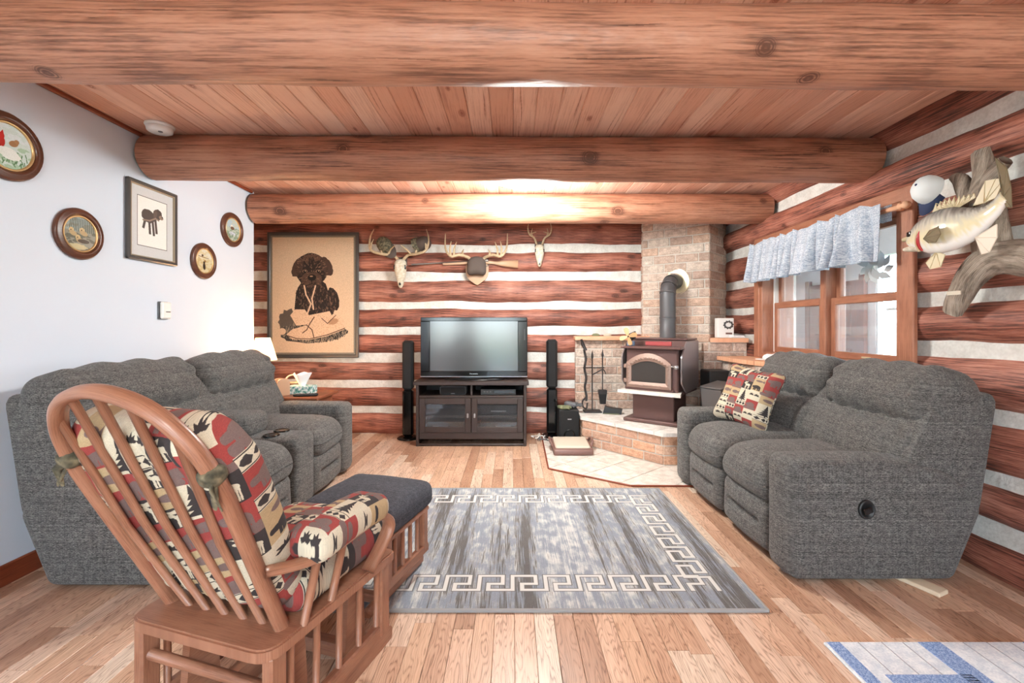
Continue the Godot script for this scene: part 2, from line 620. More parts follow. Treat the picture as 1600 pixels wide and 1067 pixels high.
func tapestry_image() -> Image:
	var im := Image.create(440, 604, false, Image.FORMAT_RGB8)
	im.fill(col(36, 33, 36))
	im.fill_rect(Rect2i(15, 15, 410, 574), col(124, 116, 104))
	im.fill_rect(Rect2i(24, 24, 392, 556), col(206, 180, 152))
	var blk := col(40, 32, 30)
	var brn := col(88, 64, 52)
	var tan_ := col(168, 132, 104)
	var crm := col(208, 178, 150)
	# grass under the shoe
	ell(im, 222, 486, 162, 46, col(58, 52, 50), -0.06, 0.10)
	ell(im, 104, 430, 50, 58, col(84, 76, 70), 0.2, 0.25)
	for k in 700:
		var a := rng.randf() * TAU
		var q := Vector2(222 + cos(a) * 160 * sqrt(rng.randf()), 486 + sin(a) * 46)
		stroke(im, [q, q + Vector2(rng.randf_range(-5, 5), -rng.randf_range(5, 14))], 2.5, [col(46, 42, 40), col(110, 100, 90), col(150, 132, 112)][k % 3])
	# body
	ell(im, 318, 322, 26, 56, blk, -0.25, 0.1)
	ell(im, 286, 350, 44, 62, blk, 0.1, 0.08)
	ell(im, 218, 312, 78, 100, blk, 0.0, 0.06)
	fill_poly(im, [Vector2(140, 280), Vector2(196, 290), Vector2(186, 400), Vector2(176, 436), Vector2(128, 432), Vector2(132, 360)], blk)
	fill_poly(im, [Vector2(246, 300), Vector2(300, 290), Vector2(306, 380), Vector2(300, 430), Vector2(256, 432)], blk)
	for k in 420:
		var p := Vector2(rng.randf_range(138, 330), rng.randf_range(235, 425))
		if im.get_pixelv(p).r < 0.25:
			stroke(im, [p, p + Vector2(rng.randf_range(-4, 4), rng.randf_range(5, 12))], 1.8, [brn, col(66, 50, 44), col(118, 92, 76)][k % 3])
	# head
	ell(im, 212, 180, 78, 80, blk, 0.0, 0.04)
	ell(im, 146, 168, 24, 50, col(70, 52, 44), 0.4, 0.1)
	ell(im, 286, 164, 24, 50, col(70, 52, 44), -0.45, 0.1)
	ell(im, 214, 124, 44, 18, brn, 0.0, 0.12)
	ell(im, 214, 226, 50, 36, col(78, 58, 48), 0.0, 0.05)
	ell(im, 214, 156, 15, 38, blk)
	for k in 260:
		var a := rng.randf() * TAU
		var p := Vector2(212, 180) + Vector2(cos(a) * 74, sin(a) * 76) * sqrt(rng.randf())
		stroke(im, [p, p + (p - Vector2(212, 200)).normalized() * 7], 1.6, [blk, brn, col(124, 96, 78)][k % 3])
	for e in [181, 246]:
		ell(im, e, 188, 12, 8, col(128, 100, 80))
		ell(im, e, 189, 8, 7, col(22, 18, 18))
		ell(im, e + 2, 186, 2, 2, crm)
	ell(im, 215, 218, 20, 15, col(24, 20, 20))
	ell(im, 212, 212, 8, 3, tan_)
	stroke(im, [Vector2(215, 232), Vector2(215, 248), Vector2(188, 256)], 3.5, col(24, 20, 20))
	stroke(im, [Vector2(215, 248), Vector2(242, 256)], 3.5, col(24, 20, 20))
	# laces
	stroke(im, [Vector2(178, 258), Vector2(186, 300), Vector2(210, 345), Vector2(190, 400)], 6, crm)
	stroke(im, [Vector2(232, 258), Vector2(215, 320), Vector2(222, 370)], 6, crm)
	# shoes
	fill_poly(im, [Vector2(110, 400), Vector2(135, 372), Vector2(180, 372), Vector2(200, 400), Vector2(300, 380), Vector2(325, 430), Vector2(140, 450)], crm)
	fill_poly(im, [Vector2(92, 492), Vector2(120, 468), Vector2(190, 448), Vector2(225, 410), Vector2(262, 415), Vector2(330, 400), Vector2(362, 412), Vector2(374, 440), Vector2(368, 470), Vector2(290, 500), Vector2(200, 520), Vector2(120, 516)], crm)
	ell(im, 72, 478, 17, 16, crm)
	ell(im, 318, 430, 24, 14, tan_, -0.3)
	stroke(im, [Vector2(190, 448), Vector2(215, 470), Vector2(225, 510)], 4, brn)
	stroke(im, [Vector2(225, 410), Vector2(205, 440), Vector2(190, 470), Vector2(170, 485)], 4, brn)
	stroke(im, [Vector2(95, 498), Vector2(140, 512), Vector2(205, 514), Vector2(290, 494), Vector2(370, 464)], 4, brn)
	stroke(im, [Vector2(262, 415), Vector2(290, 440), Vector2(330, 400)], 3, brn)
	for k in 900:
		var p := Vector2(rng.randf_range(100, 370), rng.randf_range(380, 515))
		if im.get_pixelv(p).is_equal_approx(im.get_pixel(72, 478)):
			im.fill_rect(Rect2i(int(p.x), int(p.y), 2, 2), tan_)
	grainy(im, 0.22)
	return im

func plate_image(kind: int) -> Image:
	var im := Image.create(192, 192, false, Image.FORMAT_RGB8)
	var bg = [col(205, 218, 212), col(150, 150, 138), col(208, 196, 160), col(190, 200, 186)][kind]
	im.fill(bg)
	for k in 60:
		var y := rng.randf_range(0, 192)
		var g = [col(170, 196, 170), col(112, 112, 100), col(196, 176, 130), col(150, 170, 150)][kind]
		if y < 80:
			g = [col(216, 224, 224), col(160, 170, 165), col(214, 208, 190), col(180, 200, 210)][kind]
		ell(im, rng.randf_range(0, 192), y, 8 + rng.randf() * 20, 3 + rng.randf() * 9, g, rng.randf() - 0.5, 0.3)
	match kind:
		0:
			for k in 40:
				var p := Vector2(rng.randf_range(70, 180), rng.randf_range(120, 185))
				stroke(im, [p, p + Vector2(rng.randf_range(-8, 8), -14)], 3, col(96, 128, 92))
			ell(im, 72, 82, 17, 24, col(178, 52, 46))
			ell(im, 74, 58, 12, 14, col(188, 50, 44))
			fill_poly(im, [Vector2(66, 50), Vector2(78, 32), Vector2(84, 52)], col(188, 50, 44))
			stroke(im, [Vector2(68, 98), Vector2(62, 135)], 9, col(160, 44, 40))
			ell(im, 122, 76, 18, 13, col(160, 120, 84), -0.4)
			ell(im, 134, 64, 9, 9, col(170, 128, 90))
			ell(im, 105, 125, 44, 26, col(232, 234, 228), 0.2, 0.2)
		1:
			for k in 14:
				stroke(im, [Vector2(40 + k * 10, 10), Vector2(36 + k * 11, 80)], 3, col(84, 92, 84))
			for q in [Vector2(48, 80), Vector2(112, 72), Vector2(88, 116)]:
				ell(im, q.x, q.y, 15, 15, col(206, 182, 138))
				ell(im, q.x + 10, q.y + 16, 24, 14, col(190, 166, 128), 0.3)
				ell(im, q.x - 3, q.y, 3, 3, col(50, 40, 34))
			ell(im, 120, 135, 34, 12, col(92, 86, 78))
			ell(im, 80, 170, 60, 16, col(196, 186, 150), 0, 0.2)
		2:
			stroke(im, [Vector2(30, 60), Vector2(150, 70)], 5, col(120, 96, 66))
			ell(im, 80, 52, 12, 9, col(92, 76, 60))
			ell(im, 112, 96, 12, 10, col(150, 110, 70))
			ell(im, 100, 140, 15, 28, col(56, 44, 40))
			ell(im, 100, 110, 10, 12, col(60, 48, 42))
		3:
			ell(im, 90, 66, 16, 12, col(232, 228, 216))
			ell(im, 100, 82, 26, 14, col(120, 96, 76))
			ell(im, 96, 128, 44, 14, col(206, 212, 222))
			for k in 20:
				var p := Vector2(rng.randf_range(20, 170), rng.randf_range(140, 180))
				stroke(im, [p, p + Vector2(3, -20)], 3, col(84, 116, 84))
	grainy(im, 0.14)
	return im

func print_image() -> Image:
	var im := Image.create(300, 372, false, Image.FORMAT_RGB8)
	im.fill(col(206, 206, 206))
	im.fill_rect(Rect2i(50, 54, 200, 258), col(72, 68, 66))
	im.fill_rect(Rect2i(53, 57, 194, 252), col(236, 234, 228))
	var d := col(76, 64, 58)
	var l := col(146, 124, 108)
	ell(im, 122, 150, 44, 34, d, 0.2, 0.12)
	ell(im, 184, 128, 30, 28, d, 0.0, 0.1)
	ell(im, 208, 140, 15, 11, l, 0.2)
	ell(im, 168, 132, 11, 24, col(96, 80, 72), 0.3)
	for k in [[100, 175, 90, 212], [128, 180, 132, 236], [150, 176, 158, 240], [168, 160, 176, 226]]:
		stroke(im, [Vector2(k[0], k[1]), Vector2(k[2], k[3])], 14, d)
	stroke(im, [Vector2(88, 176), Vector2(130, 172), Vector2(170, 152), Vector2(190, 158)], 8, l)
	ell(im, 216, 136, 4, 4, col(30, 26, 24))
	grainy(im, 0.1)
	return im

func make_materials() -> void:
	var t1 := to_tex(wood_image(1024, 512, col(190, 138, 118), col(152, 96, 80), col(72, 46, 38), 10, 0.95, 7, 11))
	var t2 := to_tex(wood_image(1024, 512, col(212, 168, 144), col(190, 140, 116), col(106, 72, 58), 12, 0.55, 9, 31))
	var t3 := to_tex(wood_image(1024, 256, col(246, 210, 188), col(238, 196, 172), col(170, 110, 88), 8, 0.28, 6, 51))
	var t4 := to_tex(wood_image(1024, 512, col(236, 216, 198), col(210, 184, 164), col(128, 98, 80), 10, 0.7, 0, 71, 22.0))
	var t5 := to_tex(wood_image(512, 256, col(206, 156, 128), col(188, 138, 112), col(142, 96, 74), 8, 0.5, 0, 81))
	var grain := seam(17, 0.03, 4)
	var gi := Image.create_from_data(512, 512, false, Image.FORMAT_L8, grain)
	gi.convert(Image.FORMAT_RGBA8)
	gi.bump_map_to_normal_map(6.0)
	var rough_n := to_tex(gi)
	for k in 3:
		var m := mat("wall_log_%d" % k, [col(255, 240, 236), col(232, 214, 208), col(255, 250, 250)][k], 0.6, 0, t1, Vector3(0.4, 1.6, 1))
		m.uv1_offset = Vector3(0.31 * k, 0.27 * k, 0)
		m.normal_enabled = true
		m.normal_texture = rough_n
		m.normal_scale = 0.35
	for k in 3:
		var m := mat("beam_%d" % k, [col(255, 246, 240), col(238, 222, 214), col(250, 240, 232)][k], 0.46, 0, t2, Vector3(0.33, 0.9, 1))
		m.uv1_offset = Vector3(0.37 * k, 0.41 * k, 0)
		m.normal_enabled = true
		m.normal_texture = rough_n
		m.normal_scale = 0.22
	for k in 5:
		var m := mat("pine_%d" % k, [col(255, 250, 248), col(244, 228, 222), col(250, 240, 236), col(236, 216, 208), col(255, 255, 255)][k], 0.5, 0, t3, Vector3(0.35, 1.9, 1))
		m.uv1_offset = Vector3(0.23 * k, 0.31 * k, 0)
	for k in 6:
		var m := mat("oak_%d" % k, [col(255, 246, 240), col(232, 210, 196), col(250, 232, 220), col(208, 182, 166), col(255, 255, 252), col(242, 222, 206)][k], 0.33, 0, t4, Vector3(0.38, 2.6, 1))
		m.uv1_offset = Vector3(0.17 * k, 0.37 * k, 0)
	mat("glider_wood", col(212, 202, 196), 0.35, 0, t5, Vector3(1.2, 5.0, 1))
	mat("frame_wood", col(226, 206, 196), 0.45, 0, t5, Vector3(1.0, 4.0, 1))
	mat("plate_frame", col(128, 108, 100), 0.3, 0, t5, Vector3(1.0, 4.0, 1))
	mat("table_wood", col(190, 150, 126), 0.4, 0, t5, Vector3(1.0, 4.0, 1))
	mat("ledge_wood", col(255, 236, 214), 0.5, 0, t3, Vector3(0.5, 1.6, 1))
	mat("base_wood", col(180, 120, 92), 0.5, 0, t5, Vector3(0.6, 3.0, 1))
	mat("pale_wood", col(226, 208, 180), 0.6, 0, t3, Vector3(1, 2, 1)).albedo_texture = null
	var chink := mat("chinking", col(255, 255, 255), 0.95, 0, to_tex(blotch_image(256, col(206, 203, 196), col(228, 226, 220), 0.02, 23, 0.4)), Vector3(1.5, 1.5, 1.5), true)
	chink.normal_enabled = true
	chink.normal_texture = rough_n
	chink.normal_scale = 0.4
	mat("blue_paint", col(214, 222, 234), 0.75)
	mat("white_paint", col(236, 232, 230), 0.7)
	mat("pink_wall", col(236, 224, 222), 0.8)
	mat("lawn", col(96, 124, 66), 0.95, 0, to_tex(blotch_image(256, col(190, 200, 170), col(255, 255, 255), 0.03, 77, 0.5)), Vector3(0.4, 0.4, 0.4), true)
	var bt := to_tex(blotch_image(256, col(172, 157, 146), col(228, 215, 204), 0.03, 41, 0.45))
	for k in 5:
		var m := mat("brick_%d" % k, [col(255, 246, 240), col(236, 222, 214), col(250, 228, 214), col(224, 206, 198), col(255, 252, 248)][k], 0.92, 0, bt, Vector3(2.3, 2.3, 2.3), true)
		m.uv1_world_triplanar = true
		m.normal_enabled = true
		m.normal_texture = rough_n
		m.normal_scale = 0.9
	var ht := to_tex(blotch_image(256, col(182, 146, 124), col(230, 204, 184), 0.03, 43, 0.45))
	for k in 4:
		var m := mat("hearth_brick_%d" % k, [col(255, 246, 240), col(232, 216, 208), col(255, 232, 216), col(240, 226, 220)][k], 0.92, 0, ht, Vector3(2.6, 2.6, 2.6), true)
		m.uv1_world_triplanar = true
		m.normal_enabled = true
		m.normal_texture = rough_n
		m.normal_scale = 0.9
	mat("mortar", col(206, 198, 188), 0.95)
	mat("stone_cap", col(255, 255, 255), 0.8, 0, to_tex(blotch_image(256, col(206, 198, 190), col(240, 236, 230), 0.02, 47, 0.3)), Vector3(1.4, 1.4, 1.4), true)
	mat("tile", col(255, 252, 248), 0.35, 0, M.stone_cap.albedo_texture, Vector3(1.8, 1.8, 1.8), true)
	var tw := tweed_image(512, col(38, 37, 37), col(184, 181, 174), 61)
	var tw_t := to_tex(tw[0])
	var tw_n := to_tex(tw[1])
	for q in [["tweed", col(204, 203, 204), 2.2]]:
		var m := mat(q[0], q[1], 0.95, 0, tw_t, Vector3.ONE * q[2], true)
		m.normal_enabled = true
		m.normal_texture = tw_n
		m.normal_scale = 0.6
		m.rim_enabled = true
		m.rim = 0.25
	var nv := tweed_image(256, col(30, 32, 40), col(92, 94, 102), 63)
	mat("navy_weave", col(255, 255, 255), 0.95, 0, to_tex(nv[0]), Vector3.ONE * 5.0, true)
	var lodge := to_tex(lodge_image(7))
	mat("lodge_print", col(255, 255, 255), 0.95, 0, lodge, Vector3(1.0 / 0.5, 1.0 / 0.62, 1))
	var lp := mat("lodge_print_small", col(255, 255, 255), 0.95, 0, lodge, Vector3(1.0 / 0.42, 1.0 / 0.5, 1))
	lp.uv1_offset = Vector3(0.36, 0.2, 0)
	mat("rug_pile", col(255, 255, 255), 1.0, 0, to_tex(rug_image()))
	mat("rug_edge", col(150, 148, 146), 1.0)
	mat("tapestry_cloth", col(255, 255, 255), 1.0, 0, to_tex(tapestry_image()))
	for k in 4:
		mat("plate_picture_%d" % k, col(255, 255, 255), 0.15, 0, to_tex(plate_image(k)))
	mat("print_picture", col(255, 255, 255), 0.5, 0, to_tex(print_image()))
	mat("gold_rim", col(206, 172, 122), 0.35, 0.6)
	mat("frame_dark", col(74, 70, 68), 0.35)
	mat("frame_gilt", col(170, 158, 138), 0.35, 0.5)
	mat("black_gloss", col(14, 14, 15), 0.12)
	mat("black_plastic", col(30, 30, 31), 0.45)
	mat("black_cloth", col(26, 26, 27), 0.9)
	mat("silver", col(176, 176, 178), 0.3, 0.8)
	mat("white_plastic", col(238, 236, 232), 0.4)
	mat("grey_plastic", col(92, 92, 94), 0.5)
	mat("screen_glass", col(66, 68, 70), 0.2)
	M.screen_glass.metallic_specular = 0.75
	M.screen_glass.roughness = 0.15
	mat("black_brown", col(62, 56, 55), 0.45, 0, t5, Vector3(1, 4, 1)).albedo_color = col(70, 72, 78)
	mat("cabinet_dark", col(24, 22, 22), 0.6)
	var gl := mat("pane_glass", col(235, 240, 245, 0.12), 0.03)
	gl.transparency = BaseMaterial3D.TRANSPARENCY_ALPHA
	var gd := mat("door_glass", col(60, 60, 64, 0.3), 0.05)
	gd.transparency = BaseMaterial3D.TRANSPARENCY_ALPHA
	mat("stove_enamel", col(104, 78, 74), 0.35, 0.2)
	mat("stove_iron", col(150, 124, 112), 0.5, 0.3)
	mat("stove_shield", col(150, 140, 140), 0.3, 0.5)
	mat("stove_glass", col(64, 60, 58), 0.12)
	mat("ember_bed", col(120, 108, 98), 0.9)
	mat("red_enamel", col(168, 74, 74), 0.4)
	mat("pipe_black", col(88, 86, 88), 0.5, 0.3)
	mat("brass", col(226, 214, 178), 0.3, 0.35)
	mat("iron", col(56, 52, 52), 0.55, 0.4)
	mat("fan_gold", col(206, 158, 112), 0.45, 0.1)
	mat("bone", col(226, 220, 208), 0.7, 0, to_tex(blotch_image(128, col(206, 194, 172), col(255, 255, 255), 0.03, 19, 0.4)), Vector3.ONE * 6, true)
	mat("antler", col(206, 184, 156), 0.6, 0, M.bone.albedo_texture, Vector3.ONE * 9, true)
	mat("hide_dark", col(84, 72, 66), 0.9)
	mat("plaque_wood", col(186, 148, 118), 0.5)
	mat("camo", col(255, 255, 255), 0.95, 0, to_tex(blotch_image(128, col(48, 46, 36), col(136, 124, 98), 0.05, 29, 0.1)), Vector3.ONE * 5, true)
	mat("gun_steel", col(110, 100, 94), 0.4, 0.6)
	var drift := mat("driftwood", col(255, 255, 255), 0.95, 0, to_tex(wood_image(512, 256, col(176, 162, 148), col(146, 132, 118), col(92, 80, 70), 10, 0.9, 0, 97)), Vector3(1.3, 6.0, 1))
	drift.normal_enabled = true
	drift.normal_texture = rough_n
	drift.normal_scale = 0.8
	var fm := mat("fish_skin", Color.WHITE, 0.22)
	fm.vertex_color_use_as_albedo = true
	mat("fish_fin", col(196, 178, 140), 0.4)
	mat("fish_fin_pale", col(230, 214, 196), 0.4)
	mat("fish_dark", col(124, 110, 84), 0.4)
	mat("gill_red", col(172, 40, 42), 0.4)
	mat("eye_black", col(24, 22, 20), 0.1)
	mat("cap_white", col(222, 226, 226), 0.9)
	mat("cap_navy", col(44, 54, 84), 0.9)
	var vt := tweed_image(256, col(136, 150, 172), col(230, 232, 234), 65)
	var vm := mat("valance_cloth", col(255, 255, 255), 0.95, 0, to_tex(vt[0]), Vector3(4.0, 2.2, 1))
	vm.backlight_enabled = true
	vm.backlight = col(70, 78, 90)
	mat("shade_cloth", col(255, 236, 206), 0.9)
	M.shade_cloth.backlight_enabled = true
	M.shade_cloth.backlight = col(230, 190, 150)
	M.shade_cloth.emission_enabled = true
	M.shade_cloth.emission = col(255, 226, 186)
	M.shade_cloth.emission_energy_multiplier = 0.9
	var dome := mat("lamp_dome", Color.WHITE, 0.4)
	dome.emission_enabled = true
	dome.emission = col(255, 250, 244)
	dome.emission_energy_multiplier = 4.0
	mat("teal_print", col(255, 255, 255), 0.6, 0, to_tex(blotch_image(128, col(60, 130, 120), col(236, 240, 238), 0.04, 35, 0.0)), Vector3.ONE * 5, true)
	mat("tissue", col(244, 242, 242), 0.95)
	mat("camel_pad", col(206, 196, 178), 0.8)
	mat("leather_brown", col(120, 88, 80), 0.5)
	mat("box_blue", col(108, 128, 152), 0.5)
	mat("box_grey", col(110, 108, 108), 0.35, 0.4)
	mat("olive", col(120, 122, 92), 0.9)
	mat("crystal", col(200, 204, 204), 0.15, 0.6)
	mat("mat_white", col(236, 238, 240), 1.0, 0, to_tex(blotch_image(256, col(214, 220, 228), col(255, 255, 255), 0.02, 53, 0.5)), Vector3.ONE * 3, true)
	mat("mat_blue", col(255, 255, 255), 1.0, 0, to_tex(blotch_image(256, col(84, 112, 166), col(176, 194, 222), 0.05, 57, 0.6)), Vector3.ONE * 5, true)
	mat("mat_line", col(150, 150, 156), 1.0)

# ---------------------------------------------------------------- the room
const LEFT_X := -2.39
const RIGHT_X := 2.39
const BACK_Z := -5.08
const CEIL_Y := 2.456
const REAR_Z := 3.2

func add_light(o: Light3D, n: String, at: Vector3, c: Color, e: float) -> void:
	o.name = n
	o.position = at
	o.light_color = c
	o.light_energy = e
	o.shadow_enabled = true
	add_child(o)

func _ready() -> void:
	rng.seed = 20
	noise_a.seed = 3
	noise_a.frequency = 0.02
	# camera
	var cam := Camera3D.new()
	cam.name = "camera"
	cam.position = Vector3(0, 1.22, 0)
	var near := 0.05
	cam.set_frustum(near * 1067.0 / 700.0, Vector2(0, -near * 24.5 / 700.0), near, 80.0)
	add_child(cam)
	cam.current = true
	# sky and exposure
	var env := Environment.new()
	var sky := Sky.new()
	var sm := ProceduralSkyMaterial.new()
	sm.sky_top_color = col(156, 196, 232)
	sm.sky_horizon_color = col(224, 242, 246)
	sm.ground_bottom_color = col(120, 130, 110)
	sm.ground_horizon_color = col(200, 206, 200)
	sky.sky_material = sm
	env.sky = sky
	env.background_mode = Environment.BG_SKY
	env.background_energy_multiplier = 21.0
	env.tonemap_mode = Environment.TONE_MAPPER_LINEAR
	env.tonemap_exposure = 1.2
	env.sdfgi_enabled = true
	env.ssao_enabled = true
	env.ssil_enabled = true
	var we := WorldEnvironment.new()
	we.name = "environment"
	we.environment = env
	add_child(we)
	# the ceiling lamp, an added unseen fill lamp, and the table lamp
	var o1 := OmniLight3D.new()
	o1.light_size = 0.26
	o1.omni_range = 20.0
	o1.omni_attenuation = 2.0
	add_light(o1, "ceiling_lamp_light", Vector3(0.13, 2.26, -3.46), col(244, 251, 248), 5.4)
	var o2 := OmniLight3D.new()
	o2.light_size = 0.18
	o2.omni_range = 20.0
	o2.omni_attenuation = 2.0
	add_light(o2, "added_rear_fill_light", Vector3(0.1, 2.26, 1.3), col(240, 250, 248), 4.6)  # unseen lamp, added to fill the near side of the room
	var o3 := OmniLight3D.new()
	o3.light_size = 0.05
	o3.omni_range = 12.0
	o3.omni_attenuation = 2.0
	add_light(o3, "table_lamp_light", Vector3(-2.24, 1.02, -4.03), col(255, 214, 164), 0.35)

	make_materials()
	build_shell()
	build_back_wall()
	build_right_wall()
	build_fireplace()
	build_beams()
	build_rugs()
	build_left_sofa()
	build_right_sofa()
	build_glider()
	build_ottoman()
	build_media()
	build_stove()
	build_hearth_things()
	build_left_wall_things()
	build_trophies()
	build_window_things()
	build_fish()
	build_table_corner()

# ---- shell
func build_shell() -> void:
	var fl := struct("floor")
	part(fl, "subfloor", bx(Vector3(6.6, 0.1, 8.8), 0.0), M.base_wood, T(-0.5, -0.072, -0.95))
	var pw := 0.082
	var lens := [0.36, 0.5, 0.66, 0.82, 1.04]
	var spots := []
	var x := -3.68
	var ci := 0
	while x < 2.62:
		var z := REAR_Z - rng.randf() * 0.6 + 0.2
		while z > BACK_Z - 0.1:
			var l: float = lens[rng.randi_range(0, 4)]
			spots.append([Vector3(x + pw / 2, -0.01, z - l / 2), l, rng.randi_range(0, 2), rng.randi_range(0, 5)])
			z -= l
		x += pw
		ci += 1
	var order := []
	for k in spots.size():
		var p: Vector3 = spots[k][0]
		var hid := absf(p.x) > 2.45 or p.z > -1.2 or (p.x < -1.5 and p.z < -2.3) or (p.x > 1.4 and p.z < -2.3) or (p.x > 0.8 and p.z < -4.0)
		order.append([p.length() + (100.0 if hid else 0.0), k])
	order.sort_custom(func(a, b): return a[0] < b[0])
	var rest := {}
	for r in order.size():
		var s: Array = spots[order[r][1]]
		var key := "plank%.2f_%d" % [s[1], s[2]]
		if r < 300:
			if not cache.has(key):
				var st := S()
				box(st, Vector3.ZERO, Vector3(pw - 0.0012, 0.02, s[1] - 0.0012), 0.0012, Basis.IDENTITY, Vector2(0.4 * s[2], 0.21 * s[2]))
				cache[key] = fin(st)
			part(fl, "plank", cache[key], M["oak_%d" % s[3]], Transform3D(Basis.IDENTITY, s[0]))
		else:
			if not rest.has(s[3]):
				rest[s[3]] = S()
			box(rest[s[3]], s[0], Vector3(pw - 0.0012, 0.02, s[1] - 0.0012), 0.0012, Basis.IDENTITY, Vector2(0.4 * s[2], 0.21 * s[2]))
	for k in rest:
		part(fl, "far_planks", rest[k], M["oak_%d" % k]).set_meta("kind", "stuff")
	# ceiling of pine boards
	var ce := struct("ceiling")
	part(ce, "ceiling_deck", bx(Vector3(6.6, 0.1, 8.8), 0.0), M.base_wood, T(-0.5, CEIL_Y + 0.07, -0.95))
	var bw := 0.131
	var n := 0
	x = -3.66
	while x < 2.7:
		var key := "board%d" % (n % 4)
		if not cache.has(key):
			var st := S()
			box(st, Vector3.ZERO, Vector3(bw - 0.001, 0.02, 8.7), 0.0045, Basis.IDENTITY, Vector2(0.83 * n, 0.27 * n))
			cache[key] = fin(st)
		part(ce, "board", cache[key], M["pine_%d" % ((n * 7 + n / 3) % 5)], T(x + bw / 2, CEIL_Y + 0.01, -0.95))
		x += bw
		n += 1
	# painted wall on the left, ending at a hallway
	var wl := struct("wall_left")
	part(wl, "wall_board", bx(Vector3(0.12, 2.46, 7.45), 0.004), M.blue_paint, T(LEFT_X - 0.06, 1.23, -4.15 + 3.725))
	var bb := struct("baseboard_left")
	part(bb, "board", bx(Vector3(0.016, 0.1, 7.3), 0.004), M.base_wood, T(LEFT_X + 0.008, 0.05, -4.1 + 3.65))
	var tr := struct("trim_1")
	part(tr, "moulding", bx(Vector3(0.022, 0.026, 7.3), 0.006), M.base_wood, T(LEFT_X + 0.012, CEIL_Y - 0.013, -4.1 + 3.65))
	var wh := struct("wall_hall")
	part(wh, "wall_board", bx(Vector3(0.1, 2.46, 2.4), 0.0), M.blue_paint, T(-3.62, 1.23, -4.0))
	part(wh, "wall_board", bx(Vector3(1.2, 2.46, 0.1), 0.0), M.blue_paint, T(-3.0, 1.23, -2.8))
	# wall behind the photographer with glass doors to the garden
	var wr := struct("wall_rear")
	part(wr, "wall_board", bx(Vector3(0.2, 2.46, 0.14), 0.0), M.white_paint, T(-2.45, 1.23, REAR_Z + 0.07))
	part(wr, "wall_board", bx(Vector3(0.3, 2.46, 0.14), 0.0), M.white_paint, T(-1.3, 1.23, REAR_Z + 0.07))
	part(wr, "wall_board", bx(Vector3(0.9, 2.46, 0.14), 0.0), M.white_paint, T(0.7, 1.23, REAR_Z + 0.07))
	part(wr, "wall_board", bx(Vector3(0.6, 2.46, 0.14), 0.0), M.white_paint, T(2.55, 1.23, REAR_Z + 0.07))
	part(wr, "wall_board", bx(Vector3(4.8, 0.35, 0.14), 0.0), M.white_paint, T(-0.05, 2.285, REAR_Z + 0.07))
	part(wr, "wall_board", bx(Vector3(1.1, 0.7, 0.14), 0.0), M.white_paint, T(1.7, 0.35, REAR_Z + 0.07))
	part(wr, "wall_board", bx(Vector3(0.9, 0.7, 0.14), 0.0), M.white_paint, T(-1.9, 0.35, REAR_Z + 0.07))
	var dr := struct("door_1", Vector3(-0.45, 0, REAR_Z + 0.07))
	for sd in [-1.0, 1.0]:
		part(dr, "stile", bx(Vector3(0.08, 2.1, 0.08)), M.white_paint, T(sd * 0.66, 1.06, 0))
	for y in [0.05, 2.07]:
		part(dr, "rail", bx(Vector3(1.4, 0.09, 0.08)), M.white_paint, T(0, y, 0))
	part(dr, "pane", bx(Vector3(1.24, 1.93, 0.006), 0.0), M.pane_glass, T(0, 1.06, 0))
	var w3 := struct("window_3", Vector3(-1.9, 1.4, REAR_Z + 0.07))
	for sd in [-1.0, 1.0]:
		part(w3, "stile", bx(Vector3(0.06, 1.42, 0.08)), M.white_paint, T(sd * 0.42, 0, 0))
	for y in [-0.68, 0.68]:
		part(w3, "rail", bx(Vector3(0.9, 0.06, 0.08)), M.white_paint, T(0, y, 0))
	part(w3, "pane", bx(Vector3(0.78, 1.3, 0.006), 0.0), M.pane_glass)
	var patio := struct("floor_patio")
	part(patio, "slab", bx(Vector3(6.0, 0.1, 3.0), 0.01), M.stone_cap, T(0, -0.15, REAR_Z + 1.75))
	var wn := struct("window_2", Vector3(1.7, 1.4, REAR_Z + 0.07))
	for s in [-1.0, 0.0, 1.0]:
		part(wn, "stile", bx(Vector3(0.06, 1.42, 0.08)), M.white_paint, T(s * 0.52, 0, 0))
	for y in [-0.68, 0.68]:
		part(wn, "rail", bx(Vector3(1.1, 0.06, 0.08)), M.white_paint, T(0, y, 0))
	for s in [-0.26, 0.26]:
		part(wn, "pane", bx(Vector3(0.46, 1.3, 0.006), 0.0), M.pane_glass, T(s, 0, 0))
	var lawn := solo("lawn", bx(Vector3(40, 0.1, 40), 0.0), M.lawn, "green lawn outside the house beyond glass doors", "lawn", Vector3(0, -0.35, 5))
	lawn.set_meta("kind", "structure")

